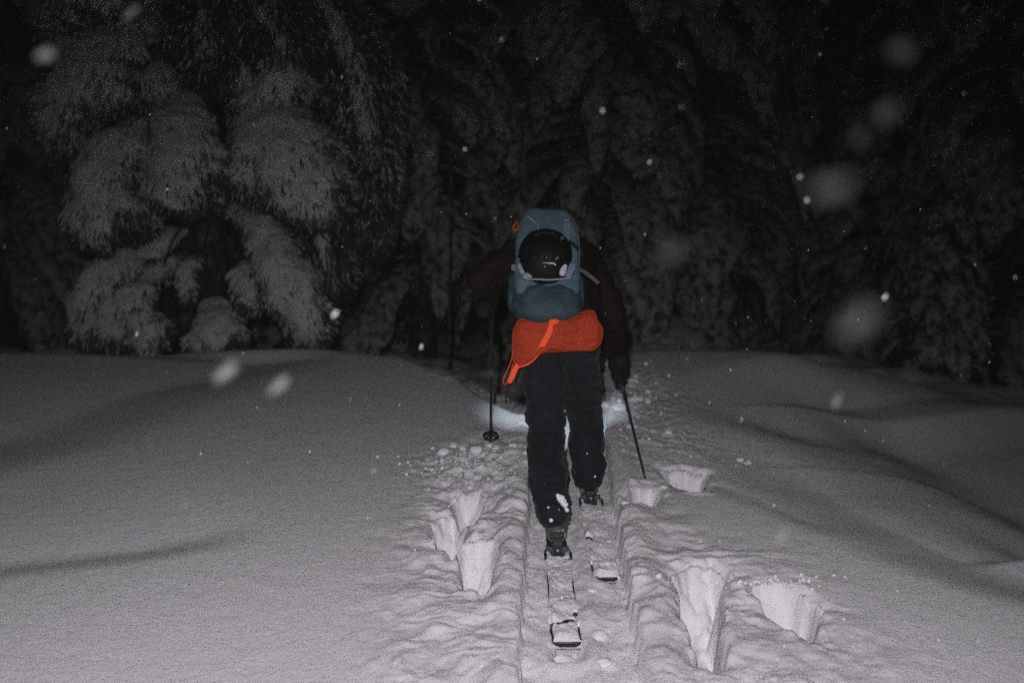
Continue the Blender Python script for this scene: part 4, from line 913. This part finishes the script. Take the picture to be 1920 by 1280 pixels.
car = empty('carabiner', at(957, 755, 3.97), 'black oval carabiner hanging beside the skier left hip', 'carabiner')
cp = [(966, 716), (969, 730), (963, 745), (956, 755), (949, 752), (950, 740), (958, 726), (966, 716)]
put('gate_ring', mesh_list('gate_ring', *tube_vf([at(a, b, 3.97) for a, b in cp], .0042, 8, 60), M['plastic']), car)
put('webbing_loop', mesh_list('webbing_loop', *tube_vf([at(966, 718, 3.97), at(974, 690, 3.99), at(980, 660, 4.0)], .006, 6, 14), M['black']), car)

# ------------------------------------------------------------------ falling snow
M['airy'] = mat('falling_flake', (0.75, 0.75, 0.75), 0.9, 0.05); M['airy'].node_tree.nodes['Principled BSDF'].inputs['Alpha'].default_value = 0.5
M['loose'] = mat('small_flake', (0.75, 0.75, 0.75), 0.9, 0.05); M['loose'].node_tree.nodes['Principled BSDF'].inputs['Alpha'].default_value = 0.25
M['flake_mid'] = mat('airy_flake', (0.75, 0.75, 0.75), 0.9, 0.05); M['flake_mid'].node_tree.nodes['Principled BSDF'].inputs['Alpha'].default_value = 0.022
M['flake'] = mat('loose_flake', (0.75, 0.75, 0.75), 0.9, 0.05); M['flake'].node_tree.nodes['Principled BSDF'].inputs['Alpha'].default_value = 0.0030
def flake(p, r, seed, el=1.0, d=(0.4, 0, 1)):
    bm = bmesh.new(); bmesh.ops.create_icosphere(bm, subdivisions=1, radius=1); V = np.array([v.co[:] for v in bm.verts]); Fq = [[v.index for v in f.verts] for f in bm.faces]; bm.free()
    rg = np.random.default_rng(seed); V = V * (1 + .22 * rg.normal(size=len(V)))[:, None] * r; d = norm(np.array(d, float)); V = V + np.outer(V @ d, d) * (el - 1)
    return V + np.asarray(p), Fq
BIG = [  # pixel, metres ahead, radius (mm), stretch, lie, label
    (1612, 600, .42, 7.0, 1.6, (.8, 0, .6), 'largest blurred snowflake, low on the right before the dark trees'),
    (1555, 352, .42, 6.0, 1.6, (.9, 0, .3), 'wide blurred snowflake high on the right half'),
    (1688, 95, .55, 6.0, 1.5, (.9, 0, -.2), 'soft round snowflake near the top right'),
    (1662, 215, .55, 5.5, 1.4, (.5, 0, .6), 'soft snowflake below the top right one'),
    (1612, 258, .62, 5.0, 1.2, (.5, 0, .8), 'small soft snowflake above the wide blurred one'),
    (1258, 470, .50, 6.0, 1.4, (.7, 0, .2), 'faint blurred snowflake right of the backpack'),
    (422, 700, .85, 5.5, 3.0, (.8, 0, .5), 'bright slanting snowflake over the left snow slope'),
    (524, 720, .90, 5.0, 2.6, (.7, 0, .8), 'second slanting snowflake right of the brightest one on the left slope'),
    (245, 24, 1.1, 4.0, 2.6, (.8, 0, .5), 'slanting snowflake at the top left corner'),
    (84, 104, .85, 5.0, 2.0, (.9, 0, .2), 'pale horizontal snowflake near the left edge at the top'),
    (628, 588, 1.5, 3.5, 2.4, (.6, 0, .8), 'small bright snowflake right of the lowest left bough'),
    (1568, 755, 1.1, 4.0, 2.6, (.3, 0, 1), 'upright slanting snowflake over the dark right slope'),
    (1466, 1004, 1.1, 4.0, 2.4, (.4, 0, 1), 'pale upright snowflake above the right pole holes'),
    (1130, 207, 1.7, 3.0, 1.6, (.4, 0, 1), 'bright small snowflake high above the backpack'),
    (1218, 304, 1.9, 3.2, 1.5, (.4, 0, 1), 'small snowflake right of and above the backpack'),
    (872, 280, 2.0, 3.4, 1.2, (.7, 0, .3), 'small round snowflake left of and above the backpack'),
    (790, 649, 2.0, 3.2, 2.2, (.3, 0, 1), 'small upright snowflake above the left snow crest'),
    (1500, 332, 1.6, 2.6, 1.7, (.7, 0, .6), 'small sharp snowflake at the upper left of the wide blurred one'),
    (1513, 375, 1.6, 3.0, 1.8, (.3, 0, 1), 'small sharp snowflake under the wide blurred one'),
]
for i, (px, py, Y, r, el, d, l) in enumerate(BIG):
    V, Fq = flake(at(px, py, Y), r / 1000, 500 + i, el, d)
    o = put('snowflake', mesh_np('snowflake', V, Fq, M['loose'] if Y > 1.3 else M['flake_mid'] if Y > .8 else M['flake'])); tag(o, l, 'snowflake', 'large falling snowflakes'); recentre(o)
AV, AF, off = [], [], 0; rf = random.Random(12)
for i in range(1000):
    Y = 1.3 + 8.5 * rf.random() ** 0.8; x = rf.triangular(-.62, .62, .35) * (Y + .8); z = rf.uniform(hz(x, Y) + .1 if False else .2, 1.6 + .28 * Y)
    V, Fq = flake((x, Y, z), (0.7 + 1.9 * rf.random() ** 3) / 1000, 900 + i, rf.uniform(1, 2.8), (rf.uniform(.1, .8), 0, 1)); AV.append(V); AF.append(np.array(Fq) + off); off += len(V)
fs = put('falling_snow', mesh_np('falling_snow', np.concatenate(AV), np.concatenate(AF), M['airy'])); tag(fs, 'small snowflakes falling all over the clearing', 'falling snow', kind='stuff')
